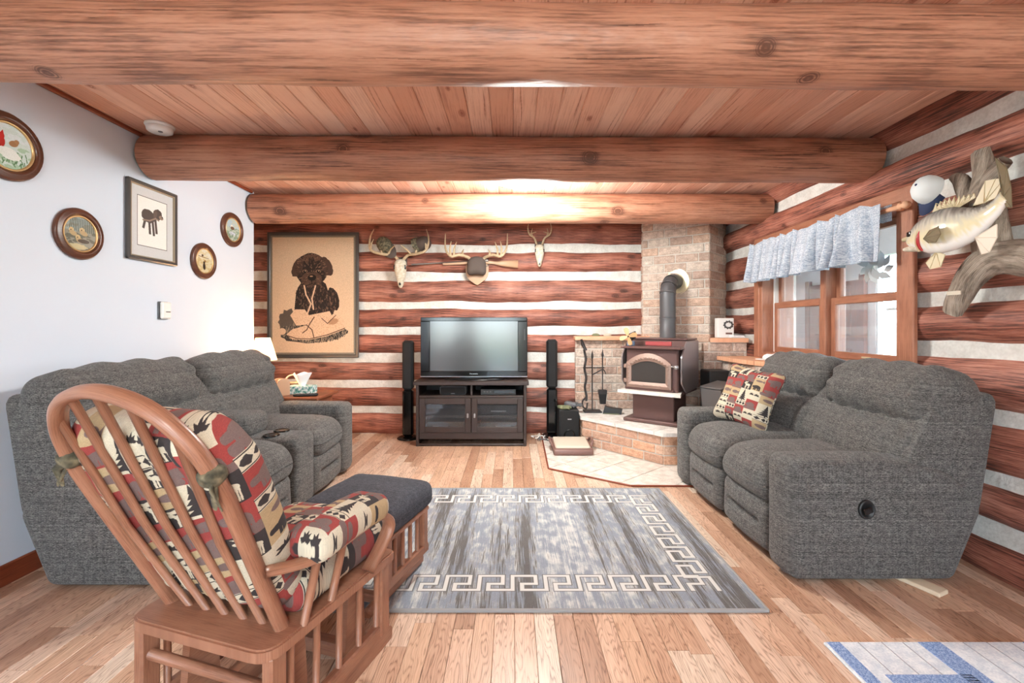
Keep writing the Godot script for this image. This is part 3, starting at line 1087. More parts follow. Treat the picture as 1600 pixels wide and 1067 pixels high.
# half-round log face: chinking plane at z = 0, log stands proud of it; runs along x
func log_face(st: SurfaceTool, length: float, half: float, seed_: int, proud := 0.055) -> void:
	var r := (half * half + proud * proud) / (2.0 * proud)
	var ph := asin(minf(half / r, 1.0)) + 0.12
	var nx := maxi(3, int(length / 0.07))
	var na := 9
	var rows := []
	var uvs := []
	for i in nx + 1:
		var x := length * i / nx
		var row := PackedVector3Array()
		var ur := PackedVector2Array()
		var thick := 1.0 + 0.08 * noise_a.get_noise_2d(x * 60.0 + seed_ * 311.0, 7.0)
		var lift := 0.016 * noise_a.get_noise_2d(x * 45.0 + seed_ * 97.0, 99.0)
		for j in na + 1:
			var a := lerpf(-ph, ph, float(j) / na)
			var k := thick * (1.0 + 0.03 * noise_a.get_noise_3d(x * 120.0 + seed_ * 53.0, a * 160.0, 3.0))
			row.append(Vector3(x, sin(a) * r * k + lift, cos(a) * r * k - (r - proud)))
			ur.append(Vector2(x + seed_ * 1.37, a * r + seed_ * 0.23))
		rows.append(row)
		uvs.append(ur)
	grid(st, rows, uvs, true)
	for e in [0, nx]:
		var row: PackedVector3Array = rows[e]
		for j in na:
			if e == 0:
				tri(st, Vector3(row[0].x, 0, -0.03), row[j], row[j + 1])
			else:
				tri(st, Vector3(row[0].x, 0, -0.03), row[j + 1], row[j])

func build_back_wall() -> void:
	var w := struct("wall_back")
	part(w, "chinking", bx(Vector3(6.3, 2.46, 0.16), 0.0), M.chinking, T(-0.5, 1.23, BACK_Z - 0.08))
	var k := 0
	for b in [[0.0, 0.235], [0.31, 0.52], [0.61, 0.81], [0.92, 1.124], [1.21, 1.41], [1.49, 1.73], [1.83, 2.05], [2.14, 2.40]]:
		var st := S(true)
		log_face(st, 6.1, (b[1] - b[0]) / 2, k + 1)
		part(w, "log", st, M["wall_log_%d" % (k % 3)], T(-3.65, (b[0] + b[1]) / 2, BACK_Z))
		k += 1

func build_right_wall() -> void:
	var w := struct("wall_right")
	var turn := R(Vector3.UP, -90)   # x of the log runs towards +z, its face looks to -x
	var z0 := -4.21
	var z1 := -2.66
	var y0 := 0.93
	var y1 := 1.97
	var far := -5.2
	for c in [[far, REAR_Z, 0.0, y0], [far, REAR_Z, y1, 2.46], [far, z0, y0, y1], [z1, REAR_Z, y0, y1]]:
		part(w, "chinking", bx(Vector3(0.28, c[3] - c[2], c[1] - c[0]), 0.0), M.chinking, T(RIGHT_X + 0.14, (c[2] + c[3]) / 2, (c[0] + c[1]) / 2))
	var k := 20
	for b in [[-0.05, 0.16], [0.25, 0.425], [0.5, 0.73], [0.81, 1.05], [1.135, 1.335], [1.405, 1.61], [1.69, 1.923], [2.026, 2.235], [2.33, 2.52]]:
		var spans := [[far, REAR_Z]]
		if b[1] > y0 and b[0] < y1:
			spans = [[far, z0 - 0.01], [z1 + 0.01, REAR_Z]]
		for s in spans:
			var st := S(true)
			log_face(st, s[1] - s[0], (b[1] - b[0]) / 2, k, 0.1 if b[0] > 2.0 and b[0] < 2.1 else 0.055)
			part(w, "log", st, M["wall_log_%d" % ((k + 2) % 3)], T(RIGHT_X, (b[0] + b[1]) / 2, s[0], turn))
			k += 1
	# window into the glazed porch
	var wn := struct("window_1", Vector3(RIGHT_X, 0, 0))
	var fw: Material = M.frame_wood
	var zm := (z0 + z1) / 2
	var ln := z1 - z0
	for z in [z0 + 0.025, z1 - 0.025]:
		part(wn, "jamb", bx(Vector3(0.3, y1 - y0, 0.05), 0.006), fw, T(0.08, (y0 + y1) / 2, z))
	part(wn, "head", bx(Vector3(0.3, 0.05, ln), 0.006), fw, T(0.08, y1 - 0.025, zm))
	part(wn, "sill", bx(Vector3(0.3, 0.05, ln), 0.006), fw, T(0.08, y0 + 0.025, zm))
	for s in [[z0 - 0.035, 1], [z1 + 0.035, 1]]:
		part(wn, "casing", bx(Vector3(0.03, y1 - y0 + 0.12, 0.085), 0.006), fw, T(-0.062, (y0 + y1) / 2, s[0]))
	part(wn, "casing", bx(Vector3(0.03, 0.085, ln + 0.14), 0.006), fw, T(-0.062, y1 + 0.03, zm))
	part(wn, "casing", bx(Vector3(0.03, 0.085, ln + 0.14), 0.006), fw, T(-0.062, y0 - 0.03, zm))
	part(wn, "mullion", bx(Vector3(0.16, y1 - y0 - 0.1, 0.06), 0.006), fw, T(0.07, (y0 + y1) / 2, zm))
	part(wn, "jamb_liner", bx(Vector3(0.05, y1 - y0 - 0.1, 0.018), 0.003), M.white_plastic, T(0.06, (y0 + y1) / 2, zm - 0.045))
	part(wn, "jamb_liner", bx(Vector3(0.05, y1 - y0 - 0.1, 0.018), 0.003), M.white_plastic, T(0.06, (y0 + y1) / 2, z0 + 0.06))
	for half in [[z0 + 0.07, zm - 0.055], [zm + 0.03, z1 - 0.05]]:
		var mid := 1.41
		for v in [[y0 + 0.05, mid + 0.02, 0.05], [mid - 0.02, y1 - 0.05, 0.09]]:
			var sash := Node3D.new()
			sash.name = "sash"
			wn.add_child(sash, true)
			sash.position = Vector3(v[2], (v[0] + v[1]) / 2, (half[0] + half[1]) / 2)
			var sw: float = half[1] - half[0]
			var sh: float = v[1] - v[0]
			for s in [-1, 1]:
				part(sash, "stile", bx(Vector3(0.036, sh, 0.045), 0.004), fw, T(0, 0, s * (sw / 2 - 0.0225)))
				part(sash, "rail", bx(Vector3(0.036, 0.05, sw - 0.08), 0.004), fw, T(0, s * (sh / 2 - 0.025), 0))
			part(sash, "pane", bx(Vector3(0.006, sh - 0.08, sw - 0.07), 0.0), M.pane_glass)
			var hs := S()
			box(hs, Vector3(0, 0, 0), Vector3(0.012, 0.012, 0.075), 0.003)
			part(sash, "sash_lift", hs, M.brass, T(-0.024, -sh / 2 + 0.022, 0))
	# porch beyond the window
	var wp := struct("wall_porch")
	part(wp, "wall_board", bx(Vector3(0.1, 2.8, 4.1), 0.0), M.pink_wall, T(5.2, 1.4, -8.4))
	part(wp, "wall_board", bx(Vector3(0.1, 0.7, 5.9), 0.0), M.pink_wall, T(5.2, 0.35, -3.45))
	part(wp, "wall_board", bx(Vector3(0.1, 0.6, 5.9), 0.0), M.pink_wall, T(5.2, 2.5, -3.45))
	part(wp, "wall_board", bx(Vector3(2.7, 2.8, 0.1), 0.0), M.pink_wall, T(3.9, 1.4, -10.4))
	part(wp, "wall_board", bx(Vector3(2.7, 2.8, 0.1), 0.0), M.pink_wall, T(3.9, 1.4, -0.6))
	part(wp, "wall_board", bx(Vector3(0.1, 2.8, 5.2), 0.0), M.pink_wall, T(2.72, 1.4, -7.9))
	part(wp, "porch_ceiling", bx(Vector3(2.7, 0.08, 9.9), 0.0), M.pink_wall, T(3.95, 2.76, -5.5))
	part(wp, "porch_floor", bx(Vector3(2.7, 0.1, 9.8), 0.0), M.base_wood, T(3.9, -0.1, -5.5))
	for z in [-6.35, -5.9, -5.1, -4.2, -3.3, -2.4]:
		part(wp, "window_post", bx(Vector3(0.08, 1.5, 0.06)), M.white_paint, T(5.2, 1.45, z))
	part(wp, "window_rail", bx(Vector3(0.06, 0.04, 5.4)), M.white_paint, T(5.2, 1.45, -3.5))
	var dp := struct("door_2", Vector3(5.12, 0, -7.12))
	part(dp, "door_leaf", bx(Vector3(0.05, 1.9, 1.1)), M.base_wood, T(0, 0.95, 0))
	for y in [0.55, 1.5]:
		part(dp, "door_panel", bx(Vector3(0.03, 0.75, 0.8), 0.012), M.base_wood, T(-0.03, y - 0.05, 0))
	for z in [-0.6, 0.6]:
		part(dp, "door_casing", bx(Vector3(0.06, 1.98, 0.1)), M.base_wood, T(-0.01, 0.99, z))

# ---- brickwork: one object for each brick
func brick_face(parent: Node, a: Vector3, b: Vector3, y0: float, y1: float, course: float, blen: float, pre: String, tones: int, deep := 0.05) -> void:
	var u := Vector3(b.x - a.x, 0, b.z - a.z)
	var width := u.length()
	u = u.normalized()
	var n := u.cross(Vector3.UP)          # outwards when a is left of b as seen from the room
	n = -n
	var basis := Basis(u, Vector3.UP, u.cross(Vector3.UP))
	var rows := maxi(1, int(round((y1 - y0) / course)))
	var ch := (y1 - y0) / rows
	for r in rows:
		var x := -(blen * 0.5 if r % 2 else 0.0) - blen * 0.25 * ((r / 2) % 2)
		while x < width - 0.005:
			var x0 := maxf(x, 0.0)
			var x1 := minf(x + blen, width)
			if x1 - x0 > 0.02:
				var l := snappedf(x1 - x0 - 0.01, 0.005)
				var p := a + u * ((x0 + x1) / 2)
				p.y = y0 + ch * (r + 0.5)
				p -= basis.z * (rng.randf_range(-0.0025, 0.0025) + deep / 2)
				part(parent, "brick", bx(Vector3(l, ch - 0.011, deep), 0.005), M["%s_%d" % [pre, rng.randi_range(0, tones - 1)]], Transform3D(basis, p))
			x += blen

func poly_block(st: SurfaceTool, pts: Array, y0: float, y1: float) -> void:
	var poly := PackedVector2Array()
	for p in pts:
		poly.append(Vector2(p.x, -p.y))
	prism(st, poly, y1 - y0, Transform3D(Basis(Vector3.RIGHT, Vector3(0, 0, -1), Vector3.UP), Vector3(0, (y0 + y1) / 2, 0)))

func inset_line(a: Vector3, b: Vector3, d: float) -> Array:
	var n := (b - a).normalized().cross(Vector3.UP)
	return [a + n * -d, b + n * -d]

const HEARTH_Y := 0.296

func build_fireplace() -> void:
	# tiled pad on the floor
	var pad := thing("tile_pad", "pale stone tiles laid flat on floor around the raised brick hearth", "tile floor", Vector3(0, 0, 0))
	var outline := PackedVector2Array([Vector2(0.33, -5.06), Vector2(0.31, -3.81), Vector2(0.9, -3.4), Vector2(2.3, -3.37), Vector2(2.3, -5.06)])
	var st := S()
	poly_block(st, [Vector2(0.33, -5.06), Vector2(0.31, -3.81), Vector2(0.9, -3.4), Vector2(2.3, -3.37), Vector2(2.3, -5.06)], 0.0005, 0.008)
	part(pad, "grout_bed", st, M.mortar)
	var shrink := Geometry2D.offset_polygon(outline, -0.006)[0]
	var axis := Vector2(0.594, 0.695).normalized()
	var cross := Vector2(-axis.y, axis.x)
	var ts := 0.305
	for i in range(-12, 13):
		for j in range(-12, 13):
			var o := Vector2(0.716, -4.555) + axis * ts * i + cross * ts * j
			var g := 0.004
			var cell := PackedVector2Array([o + axis * g + cross * g, o + axis * (ts - g) + cross * g, o + axis * (ts - g) + cross * (ts - g), o + axis * g + cross * (ts - g)])
			for piece in Geometry2D.intersect_polygons(cell, shrink):
				var area := 0.0
				for q in piece.size():
					area += piece[q].cross(piece[(q + 1) % piece.size()])
				if absf(area) < 0.004:
					continue
				st = S()
				var pp := []
				for q in piece:
					pp.append(q)
				poly_block(st, pp, 0.006, 0.012)
				part(pad, "tile", st, M.tile)
	var edge := S()
	for s in [[Vector2(0.33, -5.06), Vector2(0.31, -3.81)], [Vector2(0.31, -3.81), Vector2(0.9, -3.4)], [Vector2(0.9, -3.4), Vector2(1.6, -3.385)]]:
		var d: Vector2 = s[1] - s[0]
		box(edge, Vector3((s[0].x + s[1].x) / 2, 0.007, (s[0].y + s[1].y) / 2), Vector3(d.length(), 0.012, 0.014), 0.003, R(Vector3.UP, -rad_to_deg(d.angle())))
	part(pad, "wood_edging", edge, M.base_wood)

	# raised hearth
	var he := thing("hearth", "raised corner hearth of orange-tan bricks with pale stone top", "hearth")
	var P := [Vector3(0.70, 0, -5.06), Vector3(0.716, 0, -4.555), Vector3(1.31, 0, -3.87), Vector3(2.3, 0, -3.87)]
	st = S()
	poly_block(st, [Vector2(0.708, -5.06), Vector2(0.724, -4.559), Vector2(1.314, -3.879), Vector2(2.3, -3.879), Vector2(2.3, -5.06)], 0.012, 0.262)
	part(he, "mortar_core", st, M.mortar)
	for k in 3:
		brick_face(he, P[k], P[k + 1], 0.012, 0.264, 0.084, 0.235, "hearth_brick", 4)
	# stone slabs of the top
	var top := PackedVector2Array([Vector2(0.69, -5.06), Vector2(0.70, -4.56), Vector2(1.30, -3.85), Vector2(2.3, -3.85), Vector2(2.3, -5.06)])
	for i in range(-6, 9):
		for j in range(-8, 8):
			var o := Vector2(0.70, -4.56) + axis * 0.42 * i + cross * 0.42 * j
			var g := 0.003
			var cell := PackedVector2Array([o + axis * g + cross * g, o + axis * (0.42 - g) + cross * g, o + axis * (0.42 - g) + cross * (0.42 - g), o + axis * g + cross * (0.42 - g)])
			for piece in Geometry2D.intersect_polygons(cell, top):
				st = S()
				var pp := []
				for q in piece:
					pp.append(q)
				poly_block(st, pp, 0.264, HEARTH_Y)
				part(he, "stone_slab", st, M.stone_cap)

	# chimney, set across the corner
	var ch := thing("chimney", "tall tan brick chimney breast in the corner behind the stove", "chimney")
	var a := Vector3(1.455, 0, -4.995)
	var b := Vector3(2.03, 0, -4.6)
	var c := Vector3(2.36, 0, -4.93)
	st = S()
	poly_block(st, [Vector2(1.463, -5.06), Vector2(1.463, -5.0), Vector2(2.03, -4.612), Vector2(2.352, -4.934), Vector2(2.352, -5.06)], HEARTH_Y, CEIL_Y)
	part(ch, "mortar_core", st, M.mortar)
	brick_face(ch, Vector3(1.455, 0, -5.06), a, HEARTH_Y, CEIL_Y - 0.004, 0.094, 0.235, "brick", 5)
	brick_face(ch, a, b, HEARTH_Y, CEIL_Y - 0.004, 0.094, 0.235, "brick", 5)
	brick_face(ch, b, c, HEARTH_Y, CEIL_Y - 0.004, 0.094, 0.235, "brick", 5)

	# low brick wall on the left under its ledge
	var lw := thing("hearth_wall", "low tan brick wall left of stove behind the fireplace tools", "brick wall")
	var fz := -4.97
	st = S()
	poly_block(st, [Vector2(0.708, -5.05), Vector2(0.708, fz - 0.008), Vector2(1.55, fz - 0.008), Vector2(1.46, -5.05)], HEARTH_Y, 1.06)
	part(lw, "mortar_core", st, M.mortar)
	brick_face(lw, Vector3(0.70, 0, fz), Vector3(1.56, 0, fz), HEARTH_Y, 1.06, 0.094, 0.235, "brick", 5)
	solo("mantel_ledge", bx(Vector3(0.82, 0.045, 0.16), 0.006), M.ledge_wood, "narrow pine ledge capping the low brick wall left of stove", "ledge", Vector3(1.10, 1.083, -4.985))
	# low wall on the right and the brick step below the window
	var rw := thing("hearth_wall", "low tan brick wall right of chimney beside the window", "brick wall")
	st = S()
	poly_block(st, [Vector2(1.91, -4.458), Vector2(2.335, -4.458), Vector2(2.335, -4.9), Vector2(2.05, -4.61)], HEARTH_Y, 1.055)
	part(rw, "mortar_core", st, M.mortar)
	brick_face(rw, Vector3(1.90, 0, -4.45), Vector3(2.34, 0, -4.45), HEARTH_Y, 1.055, 0.094, 0.235, "brick", 5)
	st = S()
	poly_block(st, [Vector2(1.96, -4.43), Vector2(2.34, -4.43), Vector2(2.34, -4.8), Vector2(2.06, -4.66)], 1.056, 1.098)
	solo("mantel_ledge", st, M.ledge_wood, "short pine ledge right of chimney holding the white box", "ledge")
	var sw := thing("hearth_wall", "brick step below the window behind the right sofa", "brick wall")
	st = S()
	poly_block(st, [Vector2(2.078, -3.608), Vector2(2.335, -3.608), Vector2(2.335, -4.41), Vector2(2.078, -4.41)], HEARTH_Y, 0.885)
	part(sw, "mortar_core", st, M.mortar)
	brick_face(sw, Vector3(2.07, 0, -4.41), Vector3(2.07, 0, -3.6), HEARTH_Y, 0.885, 0.094, 0.235, "brick", 5)
	brick_face(sw, Vector3(2.07, 0, -3.6), Vector3(2.33, 0, -3.6), HEARTH_Y, 0.885, 0.094, 0.235, "brick", 5)
	st = S()
	poly_block(st, [Vector2(2.02, -3.93), Vector2(2.1, -3.56), Vector2(2.34, -3.78), Vector2(2.34, -4.42), Vector2(2.02, -4.42)], 0.886, 0.922)
	solo("mantel_ledge", st, M.ledge_wood, "lower pine ledge with a slanted end under the window", "ledge")

func build_beams() -> void:
	var spec := [[1.142, -1.82, 0.148, "thick round log beam nearest the camera crossing the ceiling", 0, 0.008], [1.098, -2.95, 0.14, "middle round log beam crossing the ceiling above the rug", 1, 0.004], [1.083, -4.14, 0.135, "farthest round log beam in front of the ceiling lamp", 2, 0.0]]
	for q in spec:
		var st := S(true)
		var rows := []
		var uvs := []
		var L := 4.72
		for i in 69:
			var x := L * i / 68
			var row := PackedVector3Array()
			var ur := PackedVector2Array()
			var th: float = q[2] * (1.0 + 0.05 * noise_a.get_noise_2d(x * 40.0, q[1] * 500.0))
			for j in 25:
				var a := TAU * (j % 24) / 24
				var k := 1.0 + 0.035 * noise_a.get_noise_3d(x * 70.0 + q[1] * 900.0, cos(a) * 60.0, sin(a) * 60.0)
				row.append(Vector3(x - L / 2, sin(a) * th * k, cos(a) * th * k))
				ur.append(Vector2(x, TAU * j / 24 * q[2]))
			rows.append(row)
			uvs.append(ur)
		grid(st, rows, uvs)
		var o := solo("ceiling_beam", st, M["beam_%d" % q[4]], q[3], "beam", Vector3(-0.01, 1.22 + q[0] - 0.003, q[1]), 0.0, "round log ceiling beams")
		o.rotation.z = -q[5]
	# flush ceiling lamps; the rear one is unseen and added for fill
	for p in [[Vector3(0.13, CEIL_Y, -3.46), "glowing round flush lamp on ceiling between the two far beams"], [Vector3(0.1, CEIL_Y, 1.3), "added round flush lamp giving fill from behind the camera"]]:
		var l := thing("ceiling_lamp", p[1], "lamp", p[0])
		var st := S(true)
		lathe(st, [Vector2(0.0, 0.0), Vector2(0.345, 0.0), Vector2(0.35, -0.012), Vector2(0.342, -0.03), Vector2(0.0, -0.03)], 40)
		part(l, "base_ring", st, M.white_plastic)
		st = S(true)
		lathe(st, [Vector2(0.338, -0.028), Vector2(0.344, -0.05), Vector2(0.32, -0.085), Vector2(0.25, -0.112), Vector2(0.14, -0.128), Vector2(0.0, -0.134)], 40)
		part(l, "glass_dome", st, M.lamp_dome)
	# smoke detector
	var sd := thing("smoke_detector", "round white smoke detector on the ceiling boards", "smoke detector", Vector3(-2.17, CEIL_Y, -2.76))
	var st2 := S(true)
	lathe(st2, [Vector2(0.0, 0.0), Vector2(0.076, 0.0), Vector2(0.078, -0.006), Vector2(0.074, -0.014), Vector2(0.068, -0.015)], 28)
	part(sd, "mounting_plate", st2, M.white_plastic)
	st2 = S(true)
	lathe(st2, [Vector2(0.066, -0.012), Vector2(0.07, -0.02), Vector2(0.066, -0.04), Vector2(0.05, -0.048), Vector2(0.0, -0.049)], 28)
	part(sd, "cover", st2, M.white_plastic)
	st2 = S(true)
	lathe(st2, [Vector2(0.0, -0.052), Vector2(0.012, -0.051), Vector2(0.013, -0.046)], 14)
	part(sd, "test_button", st2, M.grey_plastic, T(0.02, 0, 0.02))

# ---- rugs
func build_rugs() -> void:
	var w := 2.133
	var d := 1.433
	var rg := thing("area_rug", "grey-blue distressed area rug with pale meander border", "rug", Vector3(1.095 - w / 2, 0, -1.903 - d / 2))
	var st := S()
	var h := 0.012
	quad(st, Vector3(-w / 2 + 0.003, h, d / 2 - 0.003), Vector3(-w / 2 + 0.003, h, -d / 2 + 0.003), Vector3(w / 2 - 0.003, h, -d / 2 + 0.003), Vector3(w / 2 - 0.003, h, d / 2 - 0.003))
	part(rg, "pile", st, M.rug_pile)
	st = S()
	for s in [-1, 1]:
		box(st, Vector3(0, 0.0075, s * (d / 2 - 0.005)), Vector3(w, 0.0145, 0.013), 0.003)
		box(st, Vector3(s * (w / 2 - 0.005), 0.0075, 0), Vector3(0.013, 0.0145, d), 0.003)
	box(st, Vector3(0, 0.004, 0), Vector3(w - 0.01, 0.007, d - 0.01), 0.0)
	part(rg, "binding", st, M.rug_edge)
	var r2 := thing("striped_rug", "white rug with blue stripes at the lower right corner", "rug", Vector3(1.19, 0, -1.715), 0.0)
	part(r2, "white_pile", bx(Vector3(1.5, 0.012, 0.75), 0.004), M.mat_white, T(0.75, 0.0065, 0.375))
	for s in [[0.035, 0.05, 0.75, 0.375], [0.40, 0.085, 0.75, 0.375], [0.80, 0.085, 0.75, 0.375]]:
		part(r2, "blue_stripe", bx(Vector3(s[1], 0.004, s[2] - 0.01), 0.001), M.mat_blue, T(s[0], 0.0125, s[3]))
	for s in [0.13, 0.22, 0.30, 0.53, 0.62, 0.71]:
		part(r2, "grey_line", bx(Vector3(0.004, 0.003, 0.74), 0.001), M.mat_line, T(s, 0.0125, 0.375))
	part(r2, "blue_stripe", bx(Vector3(0.3, 0.004, 0.05), 0.001), M.mat_blue, T(0.25, 0.0125, 0.19))
	# the short board by the sofa
	solo("wood_block", bx(Vector3(0.075, 0.02, 0.24), 0.003), M.pale_wood, "short pale wooden board on the floor beside the right sofa", "board", Vector3(1.90, 0.011, -2.13), 24.0)

# ---- sofas: x along the length, z to the front
func wrinkle(p: Vector3, k: float, s: float) -> float:
	return k * noise_a.get_noise_3d(p.x * 150.0 + s, p.y * 90.0, p.z * 90.0)

func sofa_arm(t: Node3D, x: float, w: float) -> void:
	var poly := round_poly([Vector2(0.895, 0.02), Vector2(0.91, 0.585), Vector2(0.42, 0.592), Vector2(0.16, 0.55), Vector2(0.0, 0.36), Vector2(0.14, 0.02)], [0.02, 0.07, 0.12, 0.1, 0.04, 0.03], 5)
	var st := S(true)
	slab(st, poly, w, 0.05, T(x, 0, 0), 0.012)
	part(t, "arm", st, M.tweed)
	st = S(true)
	rbox(st, Vector3(w + 0.012, 0.565, 0.12), 0.055, 12, T(x + w / 2, 0.305, 0.86), func(p: Vector3) -> Vector3:
		return p + Vector3(0, wrinkle(p, 0.004, 77.0), 0.012 * (1.0 - pow(p.x / (w * 0.5), 2.0)) * (1.0 if p.z > 0 else 0.0)))
	part(t, "arm_front", st, M.tweed)

func sofa_seat(t: Node3D, x: float, w: float, s: float) -> void:
	var st := S(true)
	rbox(st, Vector3(w, 0.21, 0.74), 0.095, 22, T(x + w / 2, 0.405, 0.555), func(p: Vector3) -> Vector3:
		var u := p.x / (w / 2)
		var q := p
		q.y += 0.035 * (1.0 - u * u) * smoothstep(-0.1, 0.1, p.y)
		if p.z > 0.1:
			q.y -= 0.05 * pow((p.z - 0.1) / 0.26, 2.0) * (1.0 if p.y > 0 else 0.5)
			q.z += 0.02 * (1.0 - u * u)
		q.y += wrinkle(p, 0.010, s)
		return q)
	part(t, "seat_cushion", st, M.tweed)
	st = S(true)
	rbox(st, Vector3(w - 0.012, 0.29, 0.16), 0.065, 30, T(x + w / 2, 0.172, 0.825), func(p: Vector3) -> Vector3:
		var u := p.x / (w / 2)
		var q := p
		if p.z > 0:
			q.z += 0.02 * (1.0 - u * u)
			q.z -= 0.034 * exp(-pow((p.y - 0.0) / 0.018, 2.0)) * smoothstep(0.75, 0.45, absf(u))
			q.z += wrinkle(p, 0.008, s + 40.0)
		return q)
	part(t, "footrest", st, M.tweed)

func sofa_back(t: Node3D, x: float, w: float, s: float) -> void:
	var lean := R(Vector3.RIGHT, -17.0)
	var frame := T(x + w / 2, 0.695, 0.165, lean)
	var st := S(true)
	rbox(st, Vector3(w - 0.012, 0.36, 0.27), 0.10, 30, frame * T(0, -0.158, 0.012), func(p: Vector3) -> Vector3:
		var u := p.x / (w / 2)
		var q := p
		if p.z > 0.0:
			q.z += 0.04 * (1.0 - pow(absf(u), 3.0)) * (1.0 - pow(absf(p.y / 0.18), 2.0))
			q.z -= 0.02 * exp(-pow((absf(u) - 0.66) / 0.05, 2.0)) * smoothstep(-0.15, 0.05, p.y)
			q.z += 0.010 * sin(u * 22.0 + 2.0 * p.y / 0.1) * smoothstep(0.02, 0.14, p.y)
		q.z += wrinkle(p, 0.014, s)
		return q)
	part(t, "lower_back_cushion", st, M.tweed)
	st = S(true)
	rbox(st, Vector3(w, 0.31, 0.30), 0.11, 34, frame * T(0, 0.158, 0.0), func(p: Vector3) -> Vector3:
		var u := p.x / (w / 2)
		var q := p
		if p.z > 0.0:
			q.z += 0.045 * (1.0 - pow(absf(u), 4.0)) * exp(-pow((p.y + 0.04) / 0.10, 2.0))
			q.z -= 0.022 * exp(-pow((absf(u) - 0.70 + 0.25 * p.y) / 0.04, 2.0)) * smoothstep(0.16, 0.0, p.y)
			q.z += 0.012 * sin(u * 20.0 + s) * exp(-pow((p.y + 0.13) / 0.05, 2.0))
			q.z += 0.010 * sin(p.y * 70.0 + u * 4.0) * smoothstep(0.45, 0.95, absf(u))
		q.y += 0.018 * (1.0 - u * u) * smoothstep(0.0, 0.15, p.y) + 0.008 * sin(u * 11.0 + s) * smoothstep(0.05, 0.15, p.y)
		q.z += wrinkle(p, 0.014, s + 31.0)
		return q)
	part(t, "upper_back_cushion", st, M.tweed)

func sofa_shell(t: Node3D, length: float) -> void:
	var poly := round_poly([Vector2(0.30, 0.05), Vector2(0.36, 0.58), Vector2(0.20, 0.90), Vector2(-0.075, 0.905), Vector2(0.0, 0.36), Vector2(0.14, 0.05)], [0.02, 0.05, 0.06, 0.06, 0.05, 0.02], 4)
	var st := S(true)
	slab(st, poly, length - 0.03, 0.03, T(0.015, 0, 0))
	part(t, "back_shell", st, M.tweed)
	var st2 := S()
	box(st2, Vector3(length / 2, 0.12, 0.52), Vector3(length - 0.1, 0.2, 0.7), 0.01)
	part(t, "base_frame", st2, M.black_cloth)

func build_left_sofa() -> void:
	var L := 1.77
	var t := thing("reclining_sofa", "long grey tweed reclining sofa with cup-holder console against pale blue wall", "sofa", Vector3(-2.275, 0, -2.05), 90.0)
	sofa_shell(t, L)
	sofa_arm(t, 0.0, 0.2)
	sofa_arm(t, L - 0.2, 0.2)
	sofa_seat(t, 0.2, 0.57, 10.0)
	sofa_seat(t, 1.05, 0.52, 60.0)
	sofa_back(t, 0.0, 0.88, 100.0)
	sofa_back(t, 0.90, 0.86, 170.0)
	var st := S(true)
	rbox(st, Vector3(0.265, 0.48, 0.66), 0.045, 12, T(0.91, 0.27, 0.59), func(p: Vector3) -> Vector3: return p + Vector3(0, wrinkle(p, 0.004, 5.0), 0))
	var con := part(t, "console", st, M.tweed)
	st = S(true)
	rbox(st, Vector3(0.28, 0.13, 0.38), 0.06, 12, T(0.91, 0.575, 0.42), func(p: Vector3) -> Vector3: return p + Vector3(0, 0.015 * cos(p.x * 9.0) * signf(p.y), 0))
	part(t, "armrest_lid", st, M.tweed)
	for x in [0.845, 0.975]:
		st = S(true)
		lathe(st, [Vector2(0.036, -0.03), Vector2(0.039, 0.004), Vector2(0.045, 0.007), Vector2(0.05, 0.003), Vector2(0.05, -0.004)], 24, T(x, 0.512, 0.72))
		lathe(st, [Vector2(0.0, 0.0035), Vector2(0.039, 0.0035)], 24, T(x, 0.512, 0.72))
		part(con, "cup_holder", st, M.black_gloss)

func build_right_sofa() -> void:
	var L := 1.46
	var t := thing("reclining_loveseat", "grey tweed reclining loveseat in front of the log wall and window", "sofa", Vector3(2.225, 0, -3.56), -90.0)
	sofa_shell(t, L)
	sofa_arm(t, 0.0, 0.2)
	sofa_arm(t, L - 0.2, 0.2)
	sofa_seat(t, 0.2, 0.525, 210.0)
	sofa_seat(t, 0.735, 0.525, 260.0)
	sofa_back(t, 0.0, 0.72, 300.0)
	sofa_back(t, 0.735, 0.72, 370.0)
	var st := S(true)
	lathe(st, [Vector2(0.0, 0.0), Vector2(0.03, 0.0), Vector2(0.034, 0.008), Vector2(0.042, 0.01), Vector2(0.046, 0.004), Vector2(0.046, -0.012)], 28, T(L + 0.002, 0.36, 0.565, R(Vector3(0, 0, 1), -90)), 1.0, 0.85)
	var lv := part(t, "recline_lever", st, M.black_plastic)
	st = S()
	box(st, Vector3(L + 0.013, 0.357, 0.565), Vector3(0.008, 0.03, 0.04), 0.003, R(Vector3.RIGHT, 20))
	part(lv, "pull_tab", st, M.black_gloss)
	# throw pillow
	var p := thing("throw_pillow", "square throw pillow with wildlife patchwork print on grey loveseat", "pillow", Vector3(1.65, 0.515, -3.14), -63.0)
	st = S(true)
	var tilt := T(0, 0.21, 0.0, R(Vector3.RIGHT, -22) * R(Vector3(0, 0, 1), -8))
	rbox(st, Vector3(0.44, 0.44, 0.15), 0.07, 16, tilt, func(q: Vector3) -> Vector3:
		var e := maxf(absf(q.x), absf(q.y)) / 0.22
		q.z *= 1.0 - 0.75 * pow(e, 4.0)
		var pinch := 1.0 - 0.10 * cos(clampf(q.x / 0.2, -1, 1) * PI / 2) * pow(absf(q.y) / 0.2, 2.0) - 0.10 * cos(clampf(q.y / 0.2, -1, 1) * PI / 2) * pow(absf(q.x) / 0.2, 2.0)
		return Vector3(q.x * pinch, q.y * pinch, q.z + wrinkle(q, 0.012, 500.0)))
	part(p, "cover", st, M.lodge_print_small)

